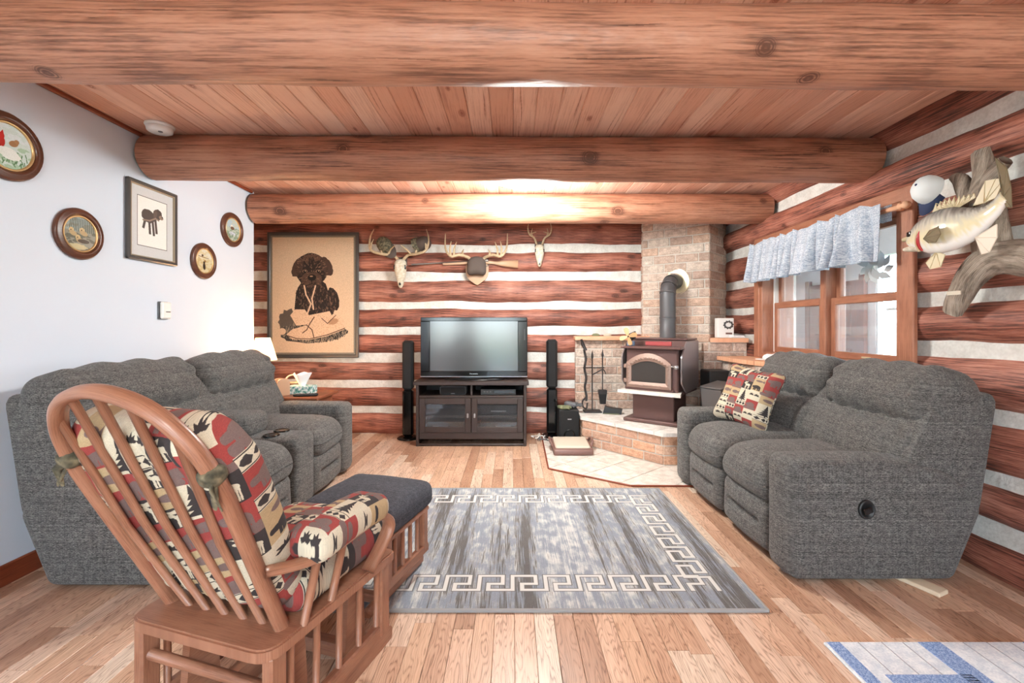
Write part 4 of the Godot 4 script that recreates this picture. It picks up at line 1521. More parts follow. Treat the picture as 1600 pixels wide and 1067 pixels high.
# ---- glider rocker: faces -z
func build_glider() -> void:
	var t := thing("glider_rocker", "wooden glider rocker with patchwork wildlife cushions seen from behind", "rocking chair", Vector3(-0.815, 0, -1.275), -17.0)
	var wd: Material = M.glider_wood
	var py := 0.40
	# seat platform with rounded corners
	var poly := round_poly([Vector2(-0.25, -0.10), Vector2(0.25, -0.10), Vector2(0.27, 0.46), Vector2(-0.27, 0.46)], [0.06, 0.06, 0.03, 0.03], 5)
	var st := S()
	var xz := Basis(Vector3.RIGHT, Vector3(0, 0, -1), Vector3.UP)
	prism(st, poly, 0.026, Transform3D(xz, Vector3(0, py - 0.013, 0)))
	var poly2 := Geometry2D.offset_polygon(poly, -0.006)[0]
	prism(st, poly2, 0.036, Transform3D(xz, Vector3(0, py - 0.013, 0)))
	part(t, "seat_platform", st, wd)
	# back: an arch of bent wood, leaning back
	var lean := R(Vector3.RIGHT, 25.0)
	var bxf := T(0, py, 0.0, lean)
	var arch := []
	for p in [Vector3(-0.20, 0, 0), Vector3(-0.215, 0.2, 0), Vector3(-0.232, 0.4, 0), Vector3(-0.235, 0.52, 0), Vector3(-0.208, 0.63, 0), Vector3(-0.13, 0.715, 0), Vector3(0, 0.748, 0), Vector3(0.13, 0.715, 0), Vector3(0.208, 0.63, 0), Vector3(0.235, 0.52, 0), Vector3(0.232, 0.4, 0), Vector3(0.215, 0.2, 0), Vector3(0.20, 0, 0)]:
		arch.append(bxf * p)
	st = S(true)
	tube(st, smooth_path(arch, 6), 0.021, 10, 0.75, lean * Vector3(0, 0, 1))
	part(t, "back_arch", st, wd)
	for k in 5:
		var u := (k - 2) / 2.0
		var xb := 0.135 * u
		var xt := 0.185 * u
		var yt := 0.748 - 0.088 * u * u
		st = S(true)
		tube(st, [bxf * Vector3(xb, 0.0, 0.0), bxf * Vector3(lerpf(xb, xt, 0.5), yt * 0.5, 0.012), bxf * Vector3(xt, yt, 0)], 0.014, 8, 0.62, lean * Vector3.RIGHT)
		part(t, "back_slat", st, wd)
	# cushions
	st = S(true)
	rbox(st, Vector3(0.53, 0.62, 0.13), 0.062, 42, bxf * T(-0.012, 0.335, -0.066), func(p: Vector3) -> Vector3:
		var w := 0.86 + 0.14 * smoothstep(-0.3, 0.12, p.y)
		var q := p
		q.z += (0.030 * sqrt(absf(cos(p.x / 0.53 * PI * 6.0))) - 0.022) * (1.0 if p.z > 0 else -1.0) * smoothstep(0.3, 0.24, absf(p.y))
		q.x *= w * (1.0 - 0.16 * smoothstep(0.18, 0.3, p.y))
		q.z += wrinkle(p, 0.008, 33.0)
		return q, 0)
	var bc := part(t, "back_cushion", st, M.lodge_print)
	for s in [-1.0, 1.0]:
		st = S(true)
		var c: Vector3 = bxf * Vector3(s * 0.232, 0.545, 0.0)
		rbox(st, Vector3(0.06, 0.045, 0.055), 0.02, 6, Transform3D(lean, c), func(p: Vector3) -> Vector3: return p + Vector3(wrinkle(p, 0.02, 3.0), wrinkle(p, 0.02, 9.0), 0))
		for k in 2:
			tube(st, [c, c + lean * Vector3(s * 0.02, -0.02 - 0.02 * k, 0.03), c + lean * Vector3(s * 0.03 - 0.02 * k, -0.07, 0.034)], [0.012, 0.011, 0.005], 6, 0.4)
		part(bc, "cushion_tie", st, M.camo)
	st = S(true)
	rbox(st, Vector3(0.47, 0.11, 0.50), 0.05, 16, T(0, py + 0.06, -0.27), func(p: Vector3) -> Vector3:
		var q := p
		q.y += 0.025 * cos(p.x * 6.0) * cos(p.z * 5.5) * smoothstep(-0.02, 0.03, p.y)
		q.y += wrinkle(p, 0.01, 71.0)
		return q, 1)
	part(t, "seat_cushion", st, M.lodge_print)
	# arms
	for s in [-1.0, 1.0]:
		var ax: float = s * 0.285
		st = S(true)
		tube(st, smooth_path([Vector3(s * 0.225, py + 0.20, 0.085), Vector3(ax, py + 0.19, -0.03), Vector3(ax + s * 0.005, py + 0.19, -0.24), Vector3(ax, py + 0.18, -0.34), Vector3(s * 0.275, py + 0.11, -0.40), Vector3(s * 0.26, py + 0.005, -0.30)], 6), 0.026, 10, 0.5, Vector3.RIGHT)
		part(t, "arm_bow", st, wd)
		for z in [-0.03, -0.14]:
			st = S(true)
			tube(st, [Vector3(s * 0.245, py, z), Vector3(ax * 0.99, py + 0.185, z - 0.01)], 0.012, 8)
			part(t, "arm_spindle", st, wd)
		st = S(true)
		rbox(st, Vector3(0.14, 0.10, 0.34), 0.045, 10, T(ax * 0.94, py + 0.222, -0.165), func(p: Vector3) -> Vector3:
			return p + Vector3(0, 0.012 * cos(p.z * 9.0) + wrinkle(p, 0.01, 17.0 * s), 0), 1)
		part(t, "arm_pad", st, M.lodge_print_small)
		# hanging side frame with spindles
		st = S()
		box(st, Vector3(s * 0.225, 0.13, -0.19), Vector3(0.03, 0.05, 0.50), 0.006)
		part(t, "lower_rail", st, wd)
		for k in 5:
			st = S(true)
			tube(st, [Vector3(s * 0.225, 0.14, 0.0 - 0.10 * k), Vector3(s * 0.228, py - 0.02, 0.0 - 0.10 * k)], 0.0105, 8)
			part(t, "side_spindle", st, wd)
		for z in [0.055, -0.43]:
			st = S()
			box(st, Vector3(s * 0.228, 0.245, z), Vector3(0.034, 0.27, 0.055), 0.006)
			part(t, "side_post", st, wd)
		# base leg and runner on the floor
		st = S()
		var lp := PackedVector2Array([Vector2(-0.06, 0.06), Vector2(0.06, 0.06), Vector2(0.04, 0.33), Vector2(-0.04, 0.33)])
		prism(st, lp, 0.028, Transform3D(Basis(Vector3(0, 0, -1), Vector3.UP, Vector3.RIGHT), Vector3(s * 0.17, 0, -0.06)))
		part(t, "base_leg", st, wd)
		st = S()
		prism(st, lp, 0.028, Transform3D(Basis(Vector3(0, 0, -1), Vector3.UP, Vector3.RIGHT), Vector3(s * 0.17, 0, -0.34)))
		part(t, "base_leg", st, wd)
		st = S()
		var rp := round_poly([Vector2(-0.16, 0.0), Vector2(0.56, 0.0), Vector2(0.56, 0.05), Vector2(0.50, 0.075), Vector2(-0.10, 0.075), Vector2(-0.16, 0.05)], [0.01, 0.01, 0.02, 0.03, 0.03, 0.02], 3)
		prism(st, rp, 0.04, Transform3D(Basis(Vector3(0, 0, -1), Vector3.UP, Vector3.RIGHT), Vector3(s * 0.17, 0, 0)))
		part(t, "base_runner", st, wd)
	st = S(true)
	tube(st, [Vector3(-0.225, 0.28, 0.055), Vector3(0.225, 0.28, 0.055)], 0.015, 10)
	part(t, "cross_dowel", st, wd)
	for z in [0.0, -0.4]:
		st = S()
		box(st, Vector3(0, 0.045, z), Vector3(0.33, 0.05, 0.05), 0.006)
		part(t, "base_stretcher", st, wd)

func build_ottoman() -> void:
	var t := thing("ottoman", "small glider ottoman with dark charcoal cushion and wooden spindle sides", "ottoman", Vector3(-0.665, 0.0145, -2.10), -16.0)
	var wd: Material = M.glider_wood
	var st := S(true)
	rbox(st, Vector3(0.46, 0.125, 0.44), 0.05, 14, T(0, 0.375, 0), func(p: Vector3) -> Vector3:
		var q := p
		q.y += 0.02 * cos(p.x * 6.5) * cos(p.z * 6.5) * smoothstep(-0.02, 0.03, p.y) + wrinkle(p, 0.006, 8.0)
		return q)
	part(t, "cushion", st, M.navy_weave)
	st = S()
	box(st, Vector3(0, 0.305, 0), Vector3(0.42, 0.02, 0.38), 0.004)
	part(t, "seat_board", st, wd)
	for s in [-1.0, 1.0]:
		st = S()
		box(st, Vector3(s * 0.19, 0.11, 0), Vector3(0.028, 0.045, 0.40), 0.006)
		part(t, "lower_rail", st, wd)
		for k in 4:
			st = S(true)
			tube(st, [Vector3(s * 0.19, 0.12, -0.1 + 0.067 * k), Vector3(s * 0.19, 0.30, -0.1 + 0.067 * k)], 0.010, 8)
			part(t, "side_spindle", st, wd)
		for z in [-0.165, 0.165]:
			st = S()
			box(st, Vector3(s * 0.19, 0.205, z), Vector3(0.03, 0.20, 0.045), 0.006)
			part(t, "side_post", st, wd)
		st = S()
		box(st, Vector3(s * 0.14, 0.16, 0), Vector3(0.024, 0.25, 0.07), 0.006)
		part(t, "base_leg", st, wd)
		st = S()
		box(st, Vector3(s * 0.14, 0.024, 0), Vector3(0.034, 0.046, 0.48), 0.01)
		part(t, "base_runner", st, wd)
	for z in [-0.14, 0.14]:
		st = S()
		box(st, Vector3(0, 0.035, z), Vector3(0.27, 0.035, 0.04), 0.005)
		part(t, "base_stretcher", st, wd)

# ---- television corner
func build_media() -> void:
	var t := thing("tv_stand", "black-brown media stand with two glass doors under the television", "tv stand", Vector3(-0.413, 0, -4.75))
	var bb: Material = M.black_brown
	var w := 1.12
	var d := 0.44
	part(t, "top", bx(Vector3(1.165, 0.035, 0.47)), bb, T(0, 0.637, 0))
	for s in [-1, 1]:
		part(t, "side_panel", bx(Vector3(0.03, 0.62, d)), bb, T(s * (w / 2 - 0.015), 0.31, 0))
	part(t, "back_panel", bx(Vector3(w - 0.06, 0.51, 0.012)), M.cabinet_dark, T(0, 0.36, -d / 2 + 0.01))
	part(t, "shelf", bx(Vector3(w - 0.06, 0.025, d - 0.02)), bb, T(0, 0.50, 0.0))
	part(t, "divider", bx(Vector3(0.024, 0.105, d - 0.06)), bb, T(0.0, 0.565, 0.0))
	part(t, "shelf", bx(Vector3(w - 0.06, 0.02, d - 0.04)), bb, T(0, 0.295, -0.01))
	part(t, "bottom_shelf", bx(Vector3(w - 0.06, 0.025, d - 0.02)), bb, T(0, 0.135, 0.0))
	part(t, "front_rail", bx(Vector3(w - 0.06, 0.06, 0.02)), bb, T(0, 0.10, d / 2 - 0.02))
	part(t, "bottom_rail", bx(Vector3(w - 0.06, 0.02, 0.02)), bb, T(0, 0.015, d / 2 - 0.015))
	for s in [-1, 1]:
		var dw := (w - 0.06) / 2 - 0.002
		var dn := Node3D.new()
		dn.name = "door"
		t.add_child(dn, true)
		dn.position = Vector3(s * dw / 2, 0.312, d / 2 - 0.012)
		var dh := 0.348
		for q in [-1, 1]:
			part(dn, "stile", bx(Vector3(0.06, dh, 0.02)), bb, T(q * (dw / 2 - 0.032), 0, 0))
			part(dn, "rail", bx(Vector3(dw - 0.12, 0.06, 0.02)), bb, T(0, q * (dh / 2 - 0.03), 0))
		part(dn, "pane", bx(Vector3(dw - 0.12, dh - 0.12, 0.004), 0.0), M.door_glass)
		part(dn, "handle", bx(Vector3(0.018, 0.045, 0.016)), M.silver, T(-s * (dw / 2 - 0.035), 0.0, 0.018))
	# devices
	var cs := thing("center_speaker", "silver-grey centre speaker on open shelf of the media stand", "speaker", Vector3(-0.605, 0.513, -4.66))
	part(cs, "cabinet", bx(Vector3(0.27, 0.088, 0.16), 0.012), M.grey_plastic, T(0, 0.044, 0))
	part(cs, "grille", bx(Vector3(0.25, 0.07, 0.01), 0.004), M.black_cloth, T(0, 0.044, 0.079))
	part(cs, "badge", bx(Vector3(0.04, 0.006, 0.003), 0.001), M.silver, T(0, 0.015, 0.085))
	var cb := thing("cable_box", "black set-top box on open shelf of the media stand", "set-top box", Vector3(-0.14, 0.513, -4.67))
	part(cb, "case", bx(Vector3(0.36, 0.06, 0.22), 0.004), M.black_plastic, T(0, 0.033, 0))
	part(cb, "display_window", bx(Vector3(0.2, 0.03, 0.004), 0.001), M.black_gloss, T(0.06, 0.036, 0.111))
	for k in 3:
		part(cb, "button", bx(Vector3(0.018, 0.01, 0.006), 0.002), M.grey_plastic, T(-0.14 + 0.03 * k, 0.036, 0.111))
	var names_ := ["grey device lying behind left glass door of the stand", "black disc player on upper shelf behind right glass door", "black tuner box on lower shelf behind right glass door"]
	var at := [Vector3(-0.69, 0.148, -4.77), Vector3(-0.14, 0.306, -4.77), Vector3(-0.14, 0.148, -4.77)]
	for k in 3:
		var dv := thing("media_device", names_[k], "media player", at[k], 0.0, "devices behind the glass doors")
		part(dv, "case", bx(Vector3(0.38, 0.075 + 0.02 * (k % 2), 0.26), 0.006), M.grey_plastic if k == 0 else M.black_plastic, T(0, 0.0385 + 0.01 * (k % 2), 0))
		part(dv, "front_trim", bx(Vector3(0.16, 0.014, 0.004), 0.001), M.silver, T(0.05 * (k - 1), 0.03, 0.131))
	# television
	var tv := thing("television", "large black flat-panel television standing on the media stand", "television", Vector3(-0.402, 0.655, -4.74))
	var fr := S()
	var W := 1.13
	var H := 0.625
	box(fr, Vector3(0, 0.03 + H / 2, -0.02), Vector3(W, H, 0.06), 0.01)
	part(tv, "cabinet", fr, M.black_plastic)
	fr = S()
	box(fr, Vector3(0, 0.03 + H - 0.02, 0.015), Vector3(W - 0.01, 0.04, 0.02), 0.004)
	box(fr, Vector3(0, 0.03 + 0.033, 0.015), Vector3(W - 0.01, 0.056, 0.02), 0.004)
	for s in [-1, 1]:
		box(fr, Vector3(s * (W / 2 - 0.053), 0.03 + H / 2, 0.015), Vector3(0.098, H - 0.09, 0.02), 0.004)
	part(tv, "bezel", fr, M.black_gloss)
	part(tv, "screen", bx(Vector3(0.925, 0.525, 0.006), 0.0), M.screen_glass, T(0, 0.03 + 0.06 + 0.262, 0.013))
	part(tv, "silver_strip", bx(Vector3(W, 0.008, 0.03), 0.002), M.silver, T(0, 0.03, 0.012))
	var tm := TextMesh.new()
	tm.text = "Panasonic"
	var sf := SystemFont.new()
	sf.font_names = PackedStringArray(["Droid Sans"])
	sf.font_weight = 700
	tm.font = sf
	tm.font_size = 16
	tm.pixel_size = 0.0011
	tm.depth = 0.001
	part(tv, "maker_name", tm, M.silver, T(0, 0.06, 0.026))
	for k in 10:
		part(tv, "speaker_slot", bx(Vector3(0.012, 0.003, 0.004), 0.0005), M.grey_plastic, T(W / 2 - 0.03, 0.42 + 0.012 * k, 0.026))
	fr = S(true)
	lathe(fr, [Vector2(0, 0.0), Vector2(0.32, 0.0), Vector2(0.325, 0.006), Vector2(0.31, 0.012), Vector2(0.1, 0.02), Vector2(0.0, 0.022)], 40, Transform3D.IDENTITY, 1.0, 0.45)
	part(tv, "stand_foot", fr, M.black_gloss)
	part(tv, "stand_neck", bx(Vector3(0.3, 0.06, 0.04)), M.black_plastic, T(0, 0.035, -0.02))
	# tower speakers
	for q in [[Vector3(-1.125, 0, -4.86), "slim black tower speaker standing left of the media stand"], [Vector3(0.435, 0.0125, -4.90), "slim black tower speaker standing right of the media stand"]]:
		var sp := thing("tower_speaker", q[1], "speaker", q[0], 0.0, "tower speakers beside the television")
		var s2 := S(true)
		lathe(s2, [Vector2(0, 0.0), Vector2(0.118, 0.0), Vector2(0.12, 0.008), Vector2(0.10, 0.02), Vector2(0.03, 0.026)], 28)
		part(sp, "base_disc", s2, M.black_gloss)
		s2 = S()
		box(s2, Vector3(0, 0.28, 0), Vector3(0.115, 0.5, 0.09), 0.02)
		part(sp, "lower_column", s2, M.black_gloss)
		s2 = S()
		box(s2, Vector3(0, 0.795, 0.0), Vector3(0.118, 0.53, 0.095), 0.022)
		part(sp, "speaker_column", s2, M.black_plastic)
		part(sp, "grille", bx(Vector3(0.085, 0.5, 0.012), 0.005), M.black_cloth, T(0, 0.795, 0.046))
	# subwoofer
	var sb := thing("subwoofer", "black subwoofer box with a round port beside the hearth", "speaker", Vector3(0.59, 0.0125, -4.735))
	part(sb, "cabinet", bx(Vector3(0.205, 0.335, 0.26), 0.006), M.black_plastic, T(-0.004, 0.175, 0.0))
	part(sb, "front_panel", bx(Vector3(0.195, 0.325, 0.02), 0.006), M.black_cloth, T(0, 0.175, 0.135))
	var s3 := S(true)
	lathe(s3, [Vector2(0.058, 0.0), Vector2(0.056, 0.006), Vector2(0.046, 0.004), Vector2(0.034, -0.05), Vector2(0.0, -0.05)], 28, T(0, 0.09, 0.146, R(Vector3.RIGHT, 90)))
	part(sb, "port", s3, M.black_gloss)
	part(sb, "badge", bx(Vector3(0.04, 0.011, 0.003), 0.001), M.silver, T(0, 0.25, 0.146))
	# gloves on the subwoofer
	for q in [[Vector3(0.53, 0.356, -4.65), M.olive, 25.0, "crumpled olive work glove lying on the subwoofer", 0.8], [Vector3(0.635, 0.356, -4.78), M.grey_plastic, -20.0, "crumpled dark grey work glove lying on the subwoofer", 1.1]]:
		var g := thing("work_glove", q[3], "glove", q[0], q[2], "work gloves on the subwoofer")
		s3 = S(true)
		rbox(s3, Vector3(0.13, 0.05, 0.11) * q[4], 0.024, 8, T(0, 0.027 * q[4], 0), func(p: Vector3) -> Vector3: return p + Vector3(wrinkle(p * 3.0, 0.012, 4.0), (wrinkle(p * 3.0, 0.02, 14.0) if p.y > 0 else 0.0), 0))
		part(g, "palm", s3, q[1])
		for k in 4:
			s3 = S(true)
			tube(s3, [Vector3(0.04, 0.02, -0.035 + 0.022 * k) * q[4], Vector3(0.085, 0.028, -0.04 + 0.026 * k) * q[4], Vector3(0.105 - 0.006 * absf(k - 1.5), 0.014, -0.045 + 0.03 * k) * q[4]], [0.011, 0.011, 0.009], 7)
			part(g, "finger", s3, q[1])
		s3 = S(true)
		tube(s3, [Vector3(-0.02, 0.02, 0.045) * q[4], Vector3(0.02, 0.024, 0.075) * q[4], Vector3(0.045, 0.012, 0.082) * q[4]], [0.012, 0.012, 0.009], 7)
		part(g, "thumb", s3, q[1])
	# low pad in front of the subwoofer
	var pd := thing("hearth_pad", "low beige-topped pad with brown edges on the pale tiles", "pad", Vector3(0.575, 0.0125, -4.36))
	s3 = S(true)
	slab(s3, round_poly([Vector2(-0.2, 0.0), Vector2(0.2, 0.0), Vector2(0.2, 0.055), Vector2(-0.2, 0.075)], [0.01, 0.02, 0.025, 0.02], 4), 0.37, 0.02, T(-0.185, 0, 0))
	part(pd, "edge_band", s3, M.leather_brown)
	s3 = S(true)
	rbox(s3, Vector3(0.33, 0.03, 0.34), 0.014, 8, T(0, 0.066, -0.015, R(Vector3.RIGHT, 2.8)))
	part(pd, "cushion_top", s3, M.camel_pad)
	for s in [-1.0, 1.0]:
		s3 = S(true)
		tube(s3, smooth_path([Vector3(s * 0.18, 0.05, -0.14), Vector3(s * 0.205, 0.095, -0.10), Vector3(s * 0.205, 0.09, 0.02), Vector3(s * 0.18, 0.045, 0.06)], 5), 0.012, 7)
		part(pd, "strap_handle", s3, M.leather_brown)
	# cable tangle by the wall
	for k in 3:
		var pts := []
		for i in 7:
			pts.append(Vector3(0.02 * i + rng.randf_range(-0.03, 0.03), 0.012 + 0.03 * rng.randf() * (i % 2), rng.randf_range(-0.07, 0.07)))
		s3 = S(true)
		tube(s3, smooth_path(pts, 5), 0.006, 6)
		solo("power_cord", s3, [M.white_plastic, M.white_plastic, M.grey_plastic][k], ["white cord loop lying on floor right of the media stand", "white cord nearest the tower speaker on the floor", "grey cord in the tangle right of the media stand"][k], "cord", Vector3(0.21 + 0.03 * k, 0.004, -4.86 + 0.06 * k), 0.0, "cords beside the media stand")

# ---- stove; +z is its front
func build_stove() -> void:
	var t := thing("wood_stove", "brown enamelled wood stove with arched glass door on raised hearth", "stove", Vector3(1.45, HEARTH_Y, -4.405), -38.0)
	var en: Material = M.stove_enamel
	part(t, "base_plate", bx(Vector3(0.54, 0.034, 0.50), 0.008), en, T(0, 0.018, 0.0))
	part(t, "pedestal", bx(Vector3(0.40, 0.25, 0.36), 0.006), en, T(0.0, 0.155, 0.0))
	var lip := PackedVector2Array([Vector2(-0.30, 0.31), Vector2(0.30, 0.31), Vector2(0.25, 0.10), Vector2(-0.25, 0.10)])
	var st := S()
	prism(st, lip, 0.028, Transform3D(Basis(Vector3.RIGHT, Vector3(0, 0, 1), Vector3(0, -1, 0)), Vector3(0, 0.295, 0)))
	part(t, "ash_lip", st, M.stone_cap)
	st = S()
	box(st, Vector3(0, 0.505, -0.01), Vector3(0.50, 0.40, 0.46), 0.012)
	part(t, "firebox", st, en)
	part(t, "bottom_plate", bx(Vector3(0.56, 0.02, 0.5), 0.006), en, T(0, 0.298, -0.02))
	part(t, "top_plate", bx(Vector3(0.58, 0.022, 0.30), 0.008), en, T(0, 0.716, 0.12))
	part(t, "upper_box", bx(Vector3(0.54, 0.085, 0.30), 0.008), en, T(0, 0.745, -0.12))
	part(t, "upper_top", bx(Vector3(0.56, 0.016, 0.32), 0.005), en, T(0, 0.795, -0.12))
	part(t, "warm_air_grille", bx(Vector3(0.26, 0.04, 0.008), 0.003), M.red_enamel, T(0.0, 0.75, 0.032))
	for s in [-1.0, 1.0]:
		var pn := round_poly([Vector2(-0.25, 0.02), Vector2(0.14, 0.0), Vector2(0.27, 0.10), Vector2(0.27, 0.34), Vector2(0.12, 0.48), Vector2(-0.25, 0.48)], [0.03, 0.02, 0.02, 0.02, 0.02, 0.03], 3)
		st = S()
		prism(st, pn, 0.012, Transform3D(Basis(Vector3(0, 0, 1), Vector3.UP, Vector3(-1, 0, 0)), Vector3(s * 0.285, 0.30, -0.03)))
		part(t, "side_shield", st, M.stove_shield)
	# cast door
	var dn := Node3D.new()
	dn.name = "door"
	t.add_child(dn, true)
	dn.position = Vector3(-0.02, 0.335, 0.225)
	var outer := PackedVector2Array()
	var inner := PackedVector2Array()
	outer.append(Vector2(0.215, 0.0))
	inner.append(Vector2(0.165, 0.055))
	for k in 13:
		var u := 1.0 - k / 6.0
		outer.append(Vector2(0.215 * u, 0.33 - 0.095 * u * u))
		inner.append(Vector2(0.165 * u, 0.255 - 0.05 * u * u))
	outer.append(Vector2(-0.215, 0.0))
	inner.append(Vector2(-0.165, 0.055))
	st = S()
	var n := outer.size()
	for i in n:
		var j := (i + 1) % n
		var zf := 0.038
		quad(st, Vector3(outer[i].x, outer[i].y, zf - 0.012), Vector3(outer[j].x, outer[j].y, zf - 0.012), Vector3((outer[j].x + inner[j].x) / 2, (outer[j].y + inner[j].y) / 2, zf), Vector3((outer[i].x + inner[i].x) / 2, (outer[i].y + inner[i].y) / 2, zf))
		quad(st, Vector3((outer[i].x + inner[i].x) / 2, (outer[i].y + inner[i].y) / 2, zf), Vector3((outer[j].x + inner[j].x) / 2, (outer[j].y + inner[j].y) / 2, zf), Vector3(inner[j].x, inner[j].y, zf - 0.014), Vector3(inner[i].x, inner[i].y, zf - 0.014))
		quad(st, Vector3(outer[i].x, outer[i].y, 0.0), Vector3(outer[j].x, outer[j].y, 0.0), Vector3(outer[j].x, outer[j].y, zf - 0.012), Vector3(outer[i].x, outer[i].y, zf - 0.012))
		quad(st, Vector3(inner[i].x, inner[i].y, zf - 0.014), Vector3(inner[j].x, inner[j].y, zf - 0.014), Vector3(inner[j].x, inner[j].y, 0.0), Vector3(inner[i].x, inner[i].y, 0.0))
	part(dn, "cast_frame", st, M.stove_iron)
	st = S(true)
	for k in 15:
		var u := (k - 7) / 7.0
		var y := 0.285 - 0.07 * u * u
		lathe(st, [Vector2(0.0, 0.008), Vector2(0.007, 0.005), Vector2(0.013, 0.0)], 8, T(0.185 * u, y, 0.034, R(Vector3.RIGHT, 90)), 1.0 + 0.4 * (k % 2), 1.0)
	for s in [-1, 1]:
		for k in 4:
			lathe(st, [Vector2(0.0, 0.007), Vector2(0.006, 0.005), Vector2(0.011, 0.0)], 8, T(s * 0.19, 0.05 + 0.045 * k, 0.034, R(Vector3.RIGHT, 90)), 1.0, 1.5)
	for k in 9:
		lathe(st, [Vector2(0.0, 0.007), Vector2(0.006, 0.005), Vector2(0.012, 0.0)], 8, T(-0.16 + 0.04 * k, 0.027, 0.034, R(Vector3.RIGHT, 90)), 1.4, 1.0)
	part(dn, "leaf_relief", st, M.stove_iron)
	st = S()
	prism(st, inner, 0.006, T(0, 0, 0.012))
	part(dn, "door_glass", st, M.stove_glass)
	for y in [0.06, 0.2]:
		part(dn, "hinge", bx(Vector3(0.03, 0.04, 0.03), 0.006), M.stove_iron, T(-0.228, y, 0.015))
	st = S(true)
	tube(st, [Vector3(0.225, 0.215, 0.03), Vector3(0.26, 0.215, 0.05)], 0.008, 8)
	lathe(st, [Vector2(0, -0.02), Vector2(0.018, -0.014), Vector2(0.024, 0.0), Vector2(0.018, 0.014), Vector2(0.0, 0.02)], 14, T(0.275, 0.215, 0.06))
	part(dn, "door_knob", st, M.silver)
	part(t, "door_plinth", bx(Vector3(0.47, 0.03, 0.03), 0.006), en, T(-0.02, 0.325, 0.225))
	# stovepipe
	var hit := Vector3(1.765, 1.69, -4.815)
	var out := Vector3(-0.626, 0, 0.78)
	var ax := hit + out * 0.26
	var path := [Vector3(ax.x, 1.095, ax.z), Vector3(ax.x, 1.3, ax.z), Vector3(ax.x, 1.52, ax.z)]
	for k in 7:
		var a := PI / 2 * (k + 1) / 7
		path.append(Vector3(ax.x, 1.52, ax.z) + Vector3(0, 0.17 * sin(a), 0) - out * 0.17 * (1.0 - cos(a)))
	path.append(hit)
	path.append(hit - out * 0.05)
	var pp := thing("stovepipe", "dark grey stovepipe elbow rising from stove into the chimney", "stovepipe", Vector3(ax.x, 1.095, ax.z))
	var local := []
	for q in path:
		local.append(q - pp.position)
	st = S(true)
	tube(st, local, 0.078, 24)
	part(pp, "pipe", st, M.pipe_black)
	for k in [[1, 0.082], [3, 0.082], [5, 0.082], [7, 0.082]]:
		var dir: Vector3 = (local[k[0] + 1] - local[k[0] - 1]).normalized()
		st = S(true)
		tube(st, [local[k[0]] - dir * 0.008, local[k[0]] + dir * 0.008], k[1], 24)
		part(pp, "pipe_seam", st, M.pipe_black)
	var cl := thing("pipe_collar", "round brass collar where the stovepipe enters the chimney", "collar", hit + out * 0.012)
	var bs := Basis(out.cross(Vector3.UP).normalized(), out, Vector3.UP).orthonormalized()
	st = S(true)
	lathe(st, [Vector2(0.08, 0.012), Vector2(0.115, 0.02), Vector2(0.135, 0.008), Vector2(0.142, 0.012), Vector2(0.15, 0.004), Vector2(0.15, -0.002)], 36, Transform3D(bs, Vector3.ZERO))
	part(cl, "flange", st, M.brass)

